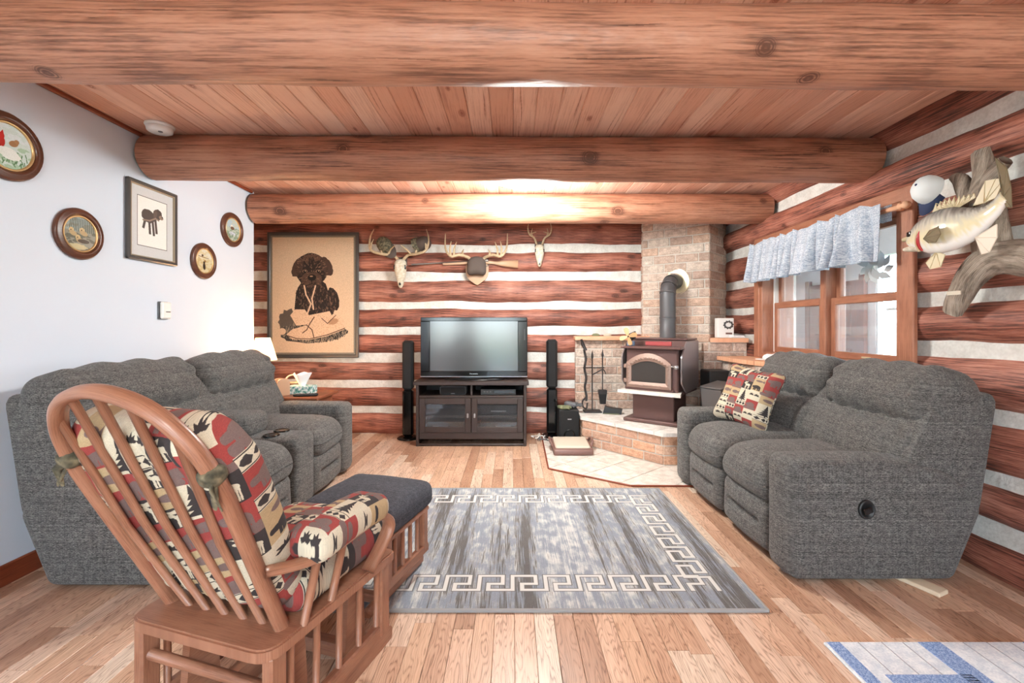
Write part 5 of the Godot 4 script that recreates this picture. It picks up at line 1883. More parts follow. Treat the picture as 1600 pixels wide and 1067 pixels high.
func build_hearth_things() -> void:
	# stove fan with gold blades
	var f := thing("stove_fan", "small heat-powered fan with gold blades on top of the stove", "fan", Vector3(1.17, HEARTH_Y + 0.728, -4.40), -30.0)
	f.scale = Vector3.ONE * 0.8
	part(f, "base", bx(Vector3(0.08, 0.06, 0.06), 0.006), M.box_blue, T(0, 0.03, 0))
	for k in 5:
		part(f, "cooling_fin", bx(Vector3(0.012, 0.09, 0.06), 0.003), M.black_plastic, T(-0.03 + 0.018 * k, 0.1 + 0.008 * k, -0.01))
	part(f, "motor", bx(Vector3(0.035, 0.035, 0.05), 0.01), M.black_plastic, T(-0.02, 0.115, 0.03))
	for k in 4:
		var st := S()
		var bl := PackedVector2Array([Vector2(-0.012, 0.01), Vector2(0.012, 0.01), Vector2(0.03, 0.05), Vector2(0.036, 0.08), Vector2(0.026, 0.104), Vector2(0.004, 0.112), Vector2(-0.018, 0.104), Vector2(-0.026, 0.075), Vector2(-0.02, 0.04)])
		prism(st, bl, 0.003, T(-0.02, 0.115, 0.062, R(Vector3(0, 0, 1), 90.0 * k + 20) * R(Vector3.UP, 18)))
		part(f, "blade", st, M.fan_gold)
	# fireplace tools
	var t := thing("tool_stand", "black iron fireplace tool stand on hearth left of stove", "tool stand", Vector3(0.86, HEARTH_Y, -4.80))
	part(t, "base", bx(Vector3(0.19, 0.018, 0.13), 0.006), M.iron, T(0.0, 0.01, 0.0))
	var st := S(true)
	tube(st, [Vector3(0.0, 0.01, 0), Vector3(0.0, 0.60, 0)], 0.007, 8)
	lathe(st, [Vector2(0.008, 0.57), Vector2(0.014, 0.59), Vector2(0.011, 0.62), Vector2(0.0, 0.66)], 10)
	part(t, "pole", st, M.iron)
	st = S(true)
	tube(st, [Vector3(-0.1, 0.475, 0.0), Vector3(0.13, 0.475, 0.0)], 0.006, 8)
	tube(st, smooth_path([Vector3(0.0, 0.40, 0.0), Vector3(0.05, 0.43, 0.02), Vector3(0.11, 0.46, 0.03), Vector3(0.14, 0.41, 0.03)], 4), 0.006, 8)
	part(t, "cross_bar", st, M.iron)
	var pk := thing("fire_poker", "twisted iron poker hanging at left of the tool stand", "poker", Vector3(0.79, HEARTH_Y + 0.06, -4.79))
	st = S(true)
	var pts := []
	for i in 20:
		var y := 0.55 * i / 19.0 + 0.06
		pts.append(Vector3(0.008 * sin(i * 0.9) - 0.0005 * i, y, 0.008 * cos(i * 0.9)))
	tube(st, pts, 0.013, 7)
	part(pk, "shaft", st, M.iron)
	st = S(true)
	tube(st, smooth_path([Vector3(0, 0.10, 0), Vector3(-0.035, 0.06, 0.0), Vector3(-0.03, 0.0, 0), Vector3(0.005, -0.02, 0), Vector3(0.015, 0.04, 0)], 4), 0.009, 7)
	part(pk, "hook", st, M.iron)
	st = S(true)
	tube(st, [Vector3(0.0, 0.60, 0.0), Vector3(-0.03, 0.66, 0), Vector3(-0.05, 0.72, 0)], [0.016, 0.018, 0.012], 8)
	part(pk, "handle", st, M.iron)
	var sh := thing("ash_brush", "iron hearth brush with a square head hanging on the tool stand", "brush", Vector3(0.97, HEARTH_Y + 0.03, -4.80))
	st = S(true)
	tube(st, [Vector3(0, 0.2, 0), Vector3(0, 0.58, 0)], 0.007, 8)
	lathe(st, [Vector2(0.008, 0.56), Vector2(0.014, 0.58), Vector2(0.0, 0.65)], 10)
	part(sh, "shaft", st, M.iron)
	part(sh, "brush_head", bx(Vector3(0.09, 0.05, 0.05), 0.006), M.iron, T(0, 0.185, 0))
	st = S()
	prism(st, PackedVector2Array([Vector2(-0.04, 0.165), Vector2(0.04, 0.165), Vector2(0.03, 0.06), Vector2(-0.025, 0.06)]), 0.05)
	part(sh, "bristles", st, M.black_cloth)
	var sv := thing("ash_shovel", "flat black ash shovel lying on hearth beside the tool stand", "shovel", Vector3(1.05, HEARTH_Y + 0.002, -4.72), -15.0)
	st = S()
	prism(st, PackedVector2Array([Vector2(-0.09, 0.0), Vector2(0.10, 0.0), Vector2(0.11, 0.05), Vector2(0.0, 0.06), Vector2(-0.07, 0.075)]), 0.09)
	part(sv, "scoop", st, M.black_plastic)
	part(sv, "green_rim", bx(Vector3(0.16, 0.006, 0.01), 0.002), M.olive, T(0, 0.005, 0.052))
	# trinkets on the left ledge
	for k in 2:
		st = S(true)
		lathe(st, [Vector2(0.0, 0.0), Vector2(0.024, 0.0), Vector2(0.03, 0.012), Vector2(0.018, 0.026), Vector2(0.0, 0.03)], 12, Transform3D.IDENTITY, 1.6, 0.8)
		solo("trinket", st, [M.olive, M.camel_pad][k], ["small olive trinket on the pine ledge left of stove", "small tan trinket on the pine ledge nearest the stove fan"][k], "ornament", Vector3(0.93 + 0.13 * k, 1.106, -4.97), 0.0, "trinkets on the left ledge")
	# white box with a wreath emblem
	var wb := thing("white_box", "white box with a dark wreath emblem on the pine ledge", "box", Vector3(2.155, 1.098, -4.55))
	part(wb, "carton", bx(Vector3(0.165, 0.2, 0.075), 0.006), M.white_plastic, T(0, 0.1, 0))
	for k in 10:
		var a := TAU * k / 10
		part(wb, "wreath_mark", bx(Vector3(0.028, 0.018, 0.002), 0.0005), M.frame_dark, T(0.025 + 0.04 * cos(a), 0.132 + 0.032 * sin(a), 0.038, R(Vector3(0, 0, 1), rad_to_deg(a) + 60)))
	part(wb, "label_strip", bx(Vector3(0.065, 0.018, 0.002), 0.0005), M.leather_brown, T(0.03, 0.045, 0.038))
	for k in 2:
		solo("paperback", bx(Vector3(0.14 - 0.02 * k, 0.012, 0.1), 0.002), [M.white_paint, M.tissue][k], ["pale book lying under another beside the white box", "slim white book on top beside the white box"][k], "book", Vector3(2.25, 1.105 + 0.0125 * k, -4.50), 8.0 * k, "books on the right ledge")
	solo("paper_slip", bx(Vector3(0.11, 0.008, 0.08), 0.002), M.tissue, "white folded paper lying on the lower window ledge", "paper", Vector3(2.22, 0.9265, -3.95), 20.0)
	var cl := S(true)
	rbox(cl, Vector3(0.2, 0.06, 0.16), 0.028, 10, T(0, 0.032, 0), func(p: Vector3) -> Vector3: return p + Vector3(0, wrinkle(p * 3.0, 0.03, 6.0) if p.y > 0 else 0.0, wrinkle(p * 2.0, 0.02, 16.0)))
	solo("white_towel", cl, M.tissue, "crumpled white towel on the window ledge behind the loveseat", "towel", Vector3(2.21, 0.923, -3.72), 20.0)
	# boxes behind the loveseat
	var lb := thing("kindling_box", "grey and blue open box behind the far arm of the loveseat", "box", Vector3(1.86, HEARTH_Y, -4.02), 25.0)
	var bp := PackedVector2Array([Vector2(-0.07, 0.0), Vector2(0.07, 0.0), Vector2(0.11, 0.40), Vector2(-0.11, 0.36)])
	st = S()
	prism(st, bp, 0.22)
	part(lb, "body", st, M.box_grey)
	part(lb, "blue_side", bx(Vector3(0.012, 0.3, 0.19), 0.002), M.box_blue, T(0.098, 0.21, 0.0, R(Vector3(0, 0, 1), -6)))
	part(lb, "lid", bx(Vector3(0.23, 0.014, 0.23), 0.003), M.box_grey, T(0, 0.39, 0, R(Vector3(0, 0, 1), 10)))
	solo("dark_block", bx(Vector3(0.2, 0.50, 0.22), 0.01), M.black_plastic, "tall black bin standing for dark box and shadow beside the stove", "block", Vector3(1.95, HEARTH_Y + 0.251, -4.30))  # plain black solid for the dark box and shadow right of the stove
	var ol := thing("wall_outlet", "small brown wall outlet on bricks right of the stove", "outlet", Vector3(2.0, 0.72, -4.438))
	part(ol, "cover_plate", bx(Vector3(0.045, 0.075, 0.008), 0.002), M.leather_brown)
	for s in [-1, 1]:
		part(ol, "socket", bx(Vector3(0.022, 0.022, 0.004), 0.001), M.eye_black, T(0, s * 0.018, 0.005))
	var kf := thing("picture_frame", "small tan framed card against bricks behind the pillow", "frame", Vector3(2.04, 0.73, -4.22), 25.0)
	part(kf, "border", bx(Vector3(0.14, 0.1, 0.012), 0.003), M.frame_wood)
	part(kf, "card", bx(Vector3(0.115, 0.075, 0.004), 0.001), M.camel_pad, T(0, 0, 0.006))
	kf.position = Vector3(2.055, 0.73, -4.425)
	kf.rotation.y = 0

# ---- left wall
func build_left_wall_things() -> void:
	var lab := ["round framed plate with a red cardinal at left edge", "round framed plate with pale animals left of the framed print", "round framed plate with a dark bird below the farthest plate", "farthest round framed plate high by the log wall"]
	var at := [Vector3(0, 2.066, -2.11), Vector3(0, 1.725, -2.465), Vector3(0, 1.72, -3.46), Vector3(0, 2.036, -3.81)]
	var rr := [0.158, 0.139, 0.137, 0.143]
	for k in 4:
		var t := thing("decorative_plate", lab[k], "plate", at[k] + Vector3(LEFT_X, 0, 0), 90.0, "round framed plates on the blue wall")
		var f: float = rr[k] / 0.15
		var face := R(Vector3.RIGHT, 90)
		var st := S(true)
		lathe(st, [Vector2(0.15, 0.0), Vector2(0.152, 0.014), Vector2(0.143, 0.026), Vector2(0.134, 0.022), Vector2(0.126, 0.032), Vector2(0.116, 0.028), Vector2(0.108, 0.02), Vector2(0.107, 0.004)], 40, Transform3D(face * f, Vector3.ZERO))
		part(t, "wooden_frame", st, M.plate_frame)
		st = S(true)
		lathe(st, [Vector2(0.108, 0.020), Vector2(0.106, 0.024), Vector2(0.099, 0.021), Vector2(0.098, 0.014)], 40, Transform3D(face * f, Vector3.ZERO))
		part(t, "gold_rim", st, M.gold_rim)
		st = S(true)
		var rows := []
		for i in 5:
			var r := 0.099 * f * i / 4
			for j in 33:
				pass
			rows.append(r)
		for i in 4:
			for j in 32:
				var q := []
				for e in [[i, j], [i, j + 1], [i + 1, j + 1], [i + 1, j]]:
					var a: float = TAU * (e[1] % 32) / 32
					var r: float = rows[e[0]]
					q.append([Vector3(cos(a) * r, sin(a) * r, (0.010 + 0.006 * pow(e[0] / 4.0, 2.0)) * f), Vector2(0.5 + 0.5 * cos(a) * e[0] / 4.0, 0.5 - 0.5 * sin(a) * e[0] / 4.0)])
				quad(st, q[0][0], q[1][0], q[2][0], q[3][0], q[0][1], q[1][1], q[2][1], q[3][1])
		part(t, "painted_plate", st, M["plate_picture_%d" % k])
	# framed print
	var fp := thing("framed_print", "framed print of a brown puppy on the pale blue wall", "picture", Vector3(LEFT_X, 1.892, -2.965), 90.0)
	var w := 0.41
	var h := 0.505
	for s in [-1, 1]:
		part(fp, "frame_side", bx(Vector3(0.022, h, 0.028), 0.006), M.frame_dark, T(s * (w / 2 - 0.011), 0, 0.014))
		part(fp, "frame_side", bx(Vector3(w, 0.022, 0.028), 0.006), M.frame_dark, T(0, s * (h / 2 - 0.011), 0.0141))
		part(fp, "gilt_liner", bx(Vector3(0.008, h - 0.04, 0.02), 0.002), M.frame_gilt, T(s * (w / 2 - 0.026), 0, 0.014))
		part(fp, "gilt_liner", bx(Vector3(w - 0.044, 0.008, 0.02), 0.002), M.frame_gilt, T(0, s * (h / 2 - 0.026), 0.014))
	var st2 := S()
	quad(st2, Vector3(-w / 2 + 0.02, -h / 2 + 0.02, 0.012), Vector3(-w / 2 + 0.02, h / 2 - 0.02, 0.012), Vector3(w / 2 - 0.02, h / 2 - 0.02, 0.012), Vector3(w / 2 - 0.02, -h / 2 + 0.02, 0.012))
	part(fp, "picture", st2, M.print_picture)
	part(fp, "backing", bx(Vector3(w - 0.02, h - 0.02, 0.008), 0.0), M.frame_dark, T(0, 0, 0.005))
	# thermostat
	var th := thing("thermostat", "small cream thermostat on the pale blue wall", "thermostat", Vector3(LEFT_X, 1.325, -3.06), 90.0)
	part(th, "base", bx(Vector3(0.085, 0.12, 0.012), 0.004), M.grey_plastic, T(0, 0, 0.006))
	part(th, "cover", bx(Vector3(0.08, 0.115, 0.025), 0.008), M.white_plastic, T(0.003, 0, 0.022))
	part(th, "dial_slot", bx(Vector3(0.04, 0.006, 0.003), 0.001), M.frame_dark, T(0.01, -0.01, 0.035))

# ---- trophies on the log wall (z towards the room)
func antler(parent: Node, root: Vector3, s: float, pts: Array, tines: Array, r := 0.014) -> void:
	var st := S(true)
	var main := []
	for p in pts:
		main.append(root + Vector3(p.x * s, p.y, p.z))
	var sp := smooth_path(main, 5)
	tube(st, sp, ramp([r, r * 0.95, r * 0.8, 0.004], sp.size()), 8)
	for tn in tines:
		var a: Vector3 = sp[int(tn[0] * (sp.size() - 1))]
		var d: Vector3 = Vector3(tn[1].x * s, tn[1].y, tn[1].z)
		tube(st, [a, a + d * 0.5 + Vector3(0.012 * s, 0, 0.006), a + d], [r * 0.75, r * 0.6, 0.003], 7)
	part(parent, "antler", st, M.antler)

func skull(parent: Node, k: float, mat_: Material) -> void:
	var st := S(true)
	rbox(st, Vector3(0.11, 0.27, 0.10) * k, 0.045 * k, 14, T(0, -0.06 * k, 0.05 * k), func(p: Vector3) -> Vector3:
		var v := p.y / (0.135 * k)
		var w := 1.0 if v > 0.25 else lerpf(0.42, 1.0, smoothstep(-1.0, 0.3, v))
		var q := Vector3(p.x * w, p.y, p.z * lerpf(0.55, 1.0, smoothstep(-1.0, 0.4, v)))
		q.z += 0.012 * k * exp(-pow((v - 0.35) / 0.3, 2.0)) * (absf(p.x) / (0.055 * k))
		return q)
	var sk := part(parent, "skull", st, mat_)
	for s in [-1, 1]:
		st = S(true)
		rbox(st, Vector3(0.016, 0.04, 0.035) * k, 0.008 * k, 6, T(s * 0.049 * k, -0.005 * k, 0.075 * k))
		part(sk, "eye_socket", st, M.eye_black)
	st = S(true)
	rbox(st, Vector3(0.02, 0.035, 0.012) * k, 0.006 * k, 6, T(0, -0.155 * k, 0.075 * k))
	part(sk, "nose_opening", st, M.eye_black)

func cap(parent: Node, xf: Transform3D, crown: Material, bill: Material) -> void:
	var st := S(true)
	lathe(st, [Vector2(0.09, 0.0), Vector2(0.09, 0.035), Vector2(0.082, 0.07), Vector2(0.06, 0.1), Vector2(0.03, 0.115), Vector2(0.0, 0.118)], 20, xf, 0.9, 1.05)
	lathe(st, [Vector2(0.0, 0.108), Vector2(0.055, 0.095), Vector2(0.076, 0.066), Vector2(0.085, 0.0)], 20, xf, 0.9, 1.05)
	part(parent, "crown", st, crown)
	st = S(true)
	var rows := []
	var uvs := []
	for i in 7:
		var u := i / 6.0
		var row := PackedVector3Array()
		var ur := PackedVector2Array()
		for j in 13:
			var a := PI * (0.12 + 0.76 * j / 12.0)
			var r := 0.084 + 0.075 * u * sin(a)
			row.append(xf * Vector3(cos(a) * (0.084 + 0.006 * u), 0.004 - 0.02 * u * u - 0.02 * pow(cos(a), 2.0) * u, sin(a) * r * 1.05 + 0.0))
			ur.append(Vector2(u, j / 12.0))
		rows.append(row)
		uvs.append(ur)
	grid(st, rows, uvs)
	for i in rows.size():
		for j in rows[i].size():
			rows[i][j] += xf.basis * Vector3(0, -0.005, 0)
	grid(st, rows, uvs, true)
	part(parent, "bill", st, bill)
	st = S(true)
	lathe(st, [Vector2(0.009, 0.116), Vector2(0.007, 0.121), Vector2(0.0, 0.123)], 10, xf)
	part(parent, "top_button", st, bill)

func build_trophies() -> void:
	var z := BACK_Z + 0.055
	# tapestry
	var tp := thing("wall_tapestry", "tan tapestry of a black puppy with a shoe, dark border", "tapestry", Vector3(-2.225, 1.565, z + 0.012))
	var st := S()
	var w := 1.02
	var h := 1.40
	quad(st, Vector3(-w / 2, -h / 2, 0.004), Vector3(-w / 2, h / 2, 0.004), Vector3(w / 2, h / 2, 0.004), Vector3(w / 2, -h / 2, 0.004))
	part(tp, "woven_picture", st, M.tapestry_cloth)
	part(tp, "backing", bx(Vector3(w, h, 0.012), 0.002), M.frame_dark, T(0, 0, -0.004))
	for s in [-1, 1]:
		part(tp, "border_strip", bx(Vector3(0.034, h + 0.004, 0.018), 0.005), M.frame_dark, T(s * (w / 2 - 0.015), 0, 0.002))
		part(tp, "border_strip", bx(Vector3(w + 0.004, 0.034, 0.018), 0.005), M.frame_dark, T(0, s * (h / 2 - 0.015), 0.0021))
	# big skull with wide antlers
	var a := thing("deer_skull", "white deer skull with broad antlers hung with two caps", "skull mount", Vector3(-1.235, 1.87, z))
	skull(a, 1.18, M.bone)
	part(a, "mount_board", bx(Vector3(0.12, 0.1, 0.03), 0.01), M.hide_dark, T(0, 0.07, 0.0))
	for s in [-1.0, 1.0]:
		antler(a, Vector3(s * 0.03, 0.085, 0.05), s, [Vector3(0, 0, 0), Vector3(0.06, 0.05, 0.02), Vector3(0.16, 0.05, 0.08), Vector3(0.27, 0.09, 0.1), Vector3(0.29, 0.22, 0.07), Vector3(0.26, 0.33, 0.03)], [[0.42, Vector3(-0.03, 0.13, 0.03)], [0.6, Vector3(-0.03, 0.12, 0.0)], [0.3, Vector3(-0.10, 0.09, 0.08)]], 0.017)
	var c1 := thing("camouflage_cap", "dark camouflage cap hanging on left antler of big skull", "cap", Vector3(-1.40, 2.10, z + 0.05), 0.0, "caps on the antlers")
	cap(c1, T(0.0, 0.0, 0.03, R(Vector3(1, 0, 0), 75) * R(Vector3.UP, 40)), M.camo, M.hide_dark)
	var c2 := thing("camouflage_cap", "olive camouflage cap hanging on right antler of big skull", "cap", Vector3(-1.03, 2.12, z + 0.05), 0.0, "caps on the antlers")
	cap(c2, T(0.02, 0.0, 0.02, R(Vector3(0, 0, 1), -75) * R(Vector3(1, 0, 0), 20)), M.hide_dark, M.camo)
	# antlers on a shield plaque
	var b := thing("antler_plaque", "antlers on a shield-shaped wooden plaque above the television", "antler mount", Vector3(-0.39, 1.83, z))
	st = S()
	prism(st, round_poly([Vector2(-0.13, 0.08), Vector2(0.13, 0.08), Vector2(0.125, -0.07), Vector2(0.0, -0.16), Vector2(-0.125, -0.07)], [0.04, 0.04, 0.06, 0.02, 0.06], 5), 0.024, T(0, 0, 0.012))
	part(b, "shield", st, M.plaque_wood)
	st = S(true)
	rbox(st, Vector3(0.21, 0.20, 0.13), 0.064, 12, T(0, 0.035, 0.085), func(p: Vector3) -> Vector3: return Vector3(p.x, p.y + 0.02 * cos(p.x * 18.0), p.z))
	part(b, "hide_cap", st, M.hide_dark)
	for s in [-1.0, 1.0]:
		antler(b, Vector3(s * 0.04, 0.08, 0.07), s, [Vector3(0, 0, 0), Vector3(0.05, 0.06, 0.02), Vector3(0.14, 0.08, 0.09), Vector3(0.23, 0.06, 0.13), Vector3(0.29, 0.15, 0.1), Vector3(0.30, 0.32, 0.05)], [[0.35, Vector3(-0.01, 0.06, 0.06)], [0.52, Vector3(-0.03, 0.15, 0.02)], [0.62, Vector3(-0.005, 0.16, 0.0)]], 0.018)
	# small skull
	var c := thing("deer_skull", "small bleached deer skull with thin antlers high on log wall", "skull mount", Vector3(0.305, 2.055, z))
	skull(c, 0.92, M.bone)
	part(c, "mount_board", bx(Vector3(0.1, 0.07, 0.03), 0.01), M.hide_dark, T(0, 0.075, 0.0))
	for s in [-1.0, 1.0]:
		antler(c, Vector3(s * 0.03, 0.07, 0.04), s, [Vector3(0, 0, 0), Vector3(0.03, 0.07, 0.02), Vector3(0.08, 0.10, 0.05), Vector3(0.10, 0.17, 0.05), Vector3(0.085, 0.25, 0.02)], [[0.5, Vector3(-0.07, 0.02, 0.04)], [0.35, Vector3(0.0, 0.08, 0.04)]], 0.011)
	# long gun
	var g := thing("old_rifle", "old long gun hung on antlers across the log wall", "rifle", Vector3(-0.52, 1.935, z + 0.035))
	g.rotation.z = 0.055
	st = S(true)
	tube(st, [Vector3(-0.60, 0, 0), Vector3(0.15, 0, 0)], 0.009, 10)
	part(g, "barrel", st, M.gun_steel)
	st = S(true)
	tube(st, [Vector3(-0.25, -0.016, 0), Vector3(0.10, -0.018, 0), Vector3(0.2, -0.02, 0)], [0.012, 0.017, 0.02], 8)
	tube(st, [Vector3(0.2, -0.02, 0), Vector3(0.32, -0.03, 0), Vector3(0.42, -0.045, 0), Vector3(0.585, -0.06, 0)], [0.02, 0.018, 0.032, 0.045], 10, 0.45, Vector3.UP)
	part(g, "stock", st, M.plaque_wood)
	part(g, "lock", bx(Vector3(0.12, 0.035, 0.026), 0.006), M.gun_steel, T(0.2, 0.0, 0))
	st = S(true)
	tube(st, smooth_path([Vector3(0.18, -0.03, 0), Vector3(0.2, -0.06, 0), Vector3(0.25, -0.06, 0), Vector3(0.27, -0.035, 0)], 4), 0.004, 6)
	part(g, "trigger_guard", st, M.gun_steel)

# ---- curtain, suncatcher
func build_window_things() -> void:
	var x := 2.262
	var rod := thing("curtain_rod", "wooden curtain rod above the window with a turned end", "curtain rod", Vector3(x, 1.915, -2.62))
	var st := S(true)
	tube(st, [Vector3(0, 0, -1.62), Vector3(0, 0, 0.0)], 0.014, 12)
	part(rod, "pole", st, M.ledge_wood)
	st = S(true)
	lathe(st, [Vector2(0.014, 0.0), Vector2(0.022, 0.01), Vector2(0.012, 0.025), Vector2(0.024, 0.045), Vector2(0.018, 0.065), Vector2(0.0, 0.075)], 14, T(0, 0, 0, R(Vector3.RIGHT, 90)))
	part(rod, "finial", st, M.ledge_wood)
	for z in [-0.03, -1.58]:
		part(rod, "bracket", bx(Vector3(0.075, 0.03, 0.02), 0.004), M.ledge_wood, T(0.035, 0, z))
	# gathered valance
	var va := thing("valance_curtain", "short gathered light blue valance hanging across the window", "curtain", Vector3(x, 1.915, -3.45))
	st = S(true)
	var rows := []
	var uvs := []
	var nz := 190
	for i in 15:
		var v := i / 14.0
		var y := 0.055 - 0.35 * v
		var row := PackedVector3Array()
		var ur := PackedVector2Array()
		for j in nz + 1:
			var s := float(j) / nz
			var zz := (s - 0.5) * 1.5
			var ph := s * 88.0 + 3.2 * sin(s * 17.0) + 1.6 * sin(s * 41.0)
			var amp := 0.014 + 0.034 * v
			if v < 0.2:
				amp = 0.012
			var wave := sin(ph) * amp + sin(ph * 0.47 + 1.3) * amp * 0.8 * v
			var off := 0.042
			row.append(Vector3(-off - 0.012 * v + wave, y + 0.014 * sin(ph * 0.5) * (1.0 if v < 0.1 else 0.6 * v), zz + cos(ph) * 0.004))
			ur.append(Vector2(s * 2.4, v * 0.35))
		rows.append(row)
		uvs.append(ur)
	grid(st, rows, uvs)
	for i in rows.size():
		for j in rows[i].size():
			rows[i][j] += Vector3(0.003, 0, 0)
	grid(st, rows, uvs, true)
	part(va, "gathered_cloth", st, M.valance_cloth)
	st = S(true)
	rows = []
	uvs = []
	for i in 5:
		var v := i / 4.0
		var row := PackedVector3Array()
		var ur := PackedVector2Array()
		for j in nz + 1:
			var s := float(j) / nz
			var ph := s * 88.0 + 3.2 * sin(s * 17.0) + 1.6 * sin(s * 41.0)
			row.append(Vector3(0.032 + sin(ph + 0.6) * 0.012, 0.05 - 0.10 * v + 0.012 * sin(ph * 0.5), (s - 0.5) * 1.5))
			ur.append(Vector2(s * 2.4, v * 0.1))
		rows.append(row)
		uvs.append(ur)
	grid(st, rows, uvs)
	part(va, "rod_pocket", st, M.valance_cloth)
	# leaf ornament hanging in the pane
	var su := thing("suncatcher", "silvery leaf wreath ornament hanging in the near window pane", "ornament", Vector3(2.375, 1.60, -2.93))
	for k in 16:
		var a := TAU * k / 9 + 0.3
		st = S()
		prism(st, round_poly([Vector2(0, -0.02), Vector2(0.028, 0.015), Vector2(0, 0.06), Vector2(-0.028, 0.015)], [0.0, 0.02, 0.0, 0.02], 3), 0.004, T(0.004 * (k % 3), 0.055 * sin(a) * (1.0 if k < 9 else 0.5), 0.085 * cos(a) * (1.0 if k < 9 else 0.45), R(Vector3.UP, -90 + 12 * (k % 4)) * R(Vector3(0, 0, 1), rad_to_deg(a) - 50)))
		part(su, "leaf", st, M.crystal)
	st = S(true)
	tube(st, [Vector3(0, 0.07, 0), Vector3(0, 0.3, 0)], 0.0015, 5)
	part(su, "hanger", st, M.silver)

# ---- mounted fish: x towards the camera, z out of the wall
func build_fish() -> void:
	var t := thing("mounted_fish", "mounted pale gold fish on grey driftwood on the log wall", "fish mount", Vector3(2.335, 1.5, -2.27), -90.0)
	var dw: Material = M.driftwood
	var st := S(true)
	var p1 := smooth_path([Vector3(-0.055, -0.21, 0.05), Vector3(0.0, -0.12, 0.06), Vector3(0.075, -0.015, 0.06), Vector3(0.18, 0.04, 0.055), Vector3(0.29, 0.02, 0.05), Vector3(0.40, -0.03, 0.045), Vector3(0.46, -0.10, 0.04)], 7)
	tube(st, p1, ramp([0.045, 0.058, 0.066, 0.075, 0.08, 0.065, 0.04], p1.size()), 22, 0.8, Vector3.ZERO, 0.3)
	part(t, "driftwood_branch", st, dw)
	st = S(true)
	var p2 := smooth_path([Vector3(0.14, 0.05, 0.045), Vector3(0.12, 0.20, 0.05), Vector3(0.11, 0.33, 0.06), Vector3(0.125, 0.45, 0.07), Vector3(0.105, 0.565, 0.07)], 6)
	tube(st, p2, ramp([0.075, 0.07, 0.065, 0.045, 0.036], p2.size()), 20, 0.8, Vector3.ZERO, 0.3)
	var p3 := smooth_path([Vector3(0.12, 0.34, 0.06), Vector3(0.16, 0.42, 0.075), Vector3(0.225, 0.475, 0.08)], 5)
	tube(st, p3, ramp([0.05, 0.04, 0.032], p3.size()), 16, 0.8, Vector3.ZERO, 0.3)
	var p4 := smooth_path([Vector3(0.11, 0.25, 0.05), Vector3(0.04, 0.36, 0.06), Vector3(0.0, 0.45, 0.06), Vector3(-0.05, 0.49, 0.05)], 5)
	tube(st, p4, ramp([0.055, 0.045, 0.034, 0.02], p4.size()), 16, 0.8, Vector3.ZERO, 0.3)
	part(t, "driftwood_stump", st, dw)
	# fish body, lofted along a curved spine
	st = S(true)
	var spine := smooth_path([Vector3(-0.215, 0.185, 0.14), Vector3(-0.12, 0.20, 0.15), Vector3(0.0, 0.20, 0.155), Vector3(0.12, 0.205, 0.15), Vector3(0.22, 0.235, 0.15), Vector3(0.295, 0.29, 0.16)], 14)
	var hh := ramp([0.018, 0.052, 0.082, 0.105, 0.113, 0.108, 0.09, 0.066, 0.045, 0.034, 0.034], spine.size())
	var n := spine.size()
	var rows := []
	var uvs := []
	var cols := []
	for i in n:
		var d: Vector3 = (spine[mini(i + 1, n - 1)] - spine[maxi(i - 1, 0)]).normalized()
		var upv := (Vector3.UP - d * d.y).normalized()
		var side := d.cross(upv)
		var row := PackedVector3Array()
		var cr := []
		for j in 25:
			var a := TAU * (j % 24) / 24
			row.append(spine[i] + upv * cos(a) * hh[i] + side * sin(a) * hh[i] * 0.5)
			var v := cos(a) + 0.35 * noise_a.get_noise_2d(i * 40.0, cos(a) * 60.0) + 0.15 * noise_a.get_noise_2d(i * 160.0, j * 160.0)
			var c := col(240, 236, 226)
			if v > 0.45:
				c = col(104, 98, 94).lerp(col(196, 190, 178), clampf((1.0 - v) / 0.55, 0, 1))
			elif v > -0.35:
				c = col(196, 190, 178).lerp(col(228, 214, 172), clampf((0.45 - v) / 0.7, 0, 1))
			else:
				c = col(228, 214, 172).lerp(col(240, 236, 230), clampf((-0.35 - v) / 0.35, 0, 1))
			cr.append(c.srgb_to_linear())
		rows.append(row)
		cols.append(cr)
	for i in n - 1:
		for j in 24:
			for e in [[i, j], [i, j + 1], [i + 1, j + 1], [i, j], [i + 1, j + 1], [i + 1, j]]:
				st.set_color(cols[e[0]][e[1]])
				st.set_uv(Vector2(e[0], e[1]))
				st.add_vertex(rows[e[0]][e[1]])
	for e in [0, n - 1]:
		for j in 24:
			for q in [spine[e], rows[e][j], rows[e][j + 1]]:
				st.set_color(cols[e][6])
				st.set_uv(Vector2.ZERO)
				st.add_vertex(q)
	var body := part(t, "fish_body", st, M.fish_skin)
	st = S(true)
	var jaw := smooth_path([Vector3(-0.235, 0.145, 0.145), Vector3(-0.18, 0.142, 0.15), Vector3(-0.12, 0.14, 0.152)], 4)
	tube(st, jaw, ramp([0.008, 0.018, 0.026], jaw.size()), 10, 0.8)
	part(body, "lower_jaw", st, M.bone)
	st = S(true)
	tube(st, smooth_path([Vector3(-0.235, 0.20, 0.145), Vector3(-0.19, 0.205, 0.148)], 3), 0.012, 8)
	part(body, "upper_lip", st, M.fish_fin)
	st = S(true)
	rbox(st, Vector3(0.028, 0.028, 0.012), 0.006, 6, T(-0.165, 0.218, 0.176))
	part(body, "eye", st, M.eye_black)
	st = S(true)
	tube(st, smooth_path([Vector3(-0.085, 0.115, 0.178), Vector3(-0.088, 0.15, 0.196), Vector3(-0.082, 0.19, 0.201), Vector3(-0.072, 0.235, 0.192)], 4), [0.004, 0.007, 0.008, 0.008, 0.009, 0.009, 0.009, 0.009, 0.008, 0.007, 0.006, 0.005, 0.004], 8)
	part(body, "gill", st, M.gill_red)
	st = S(true)
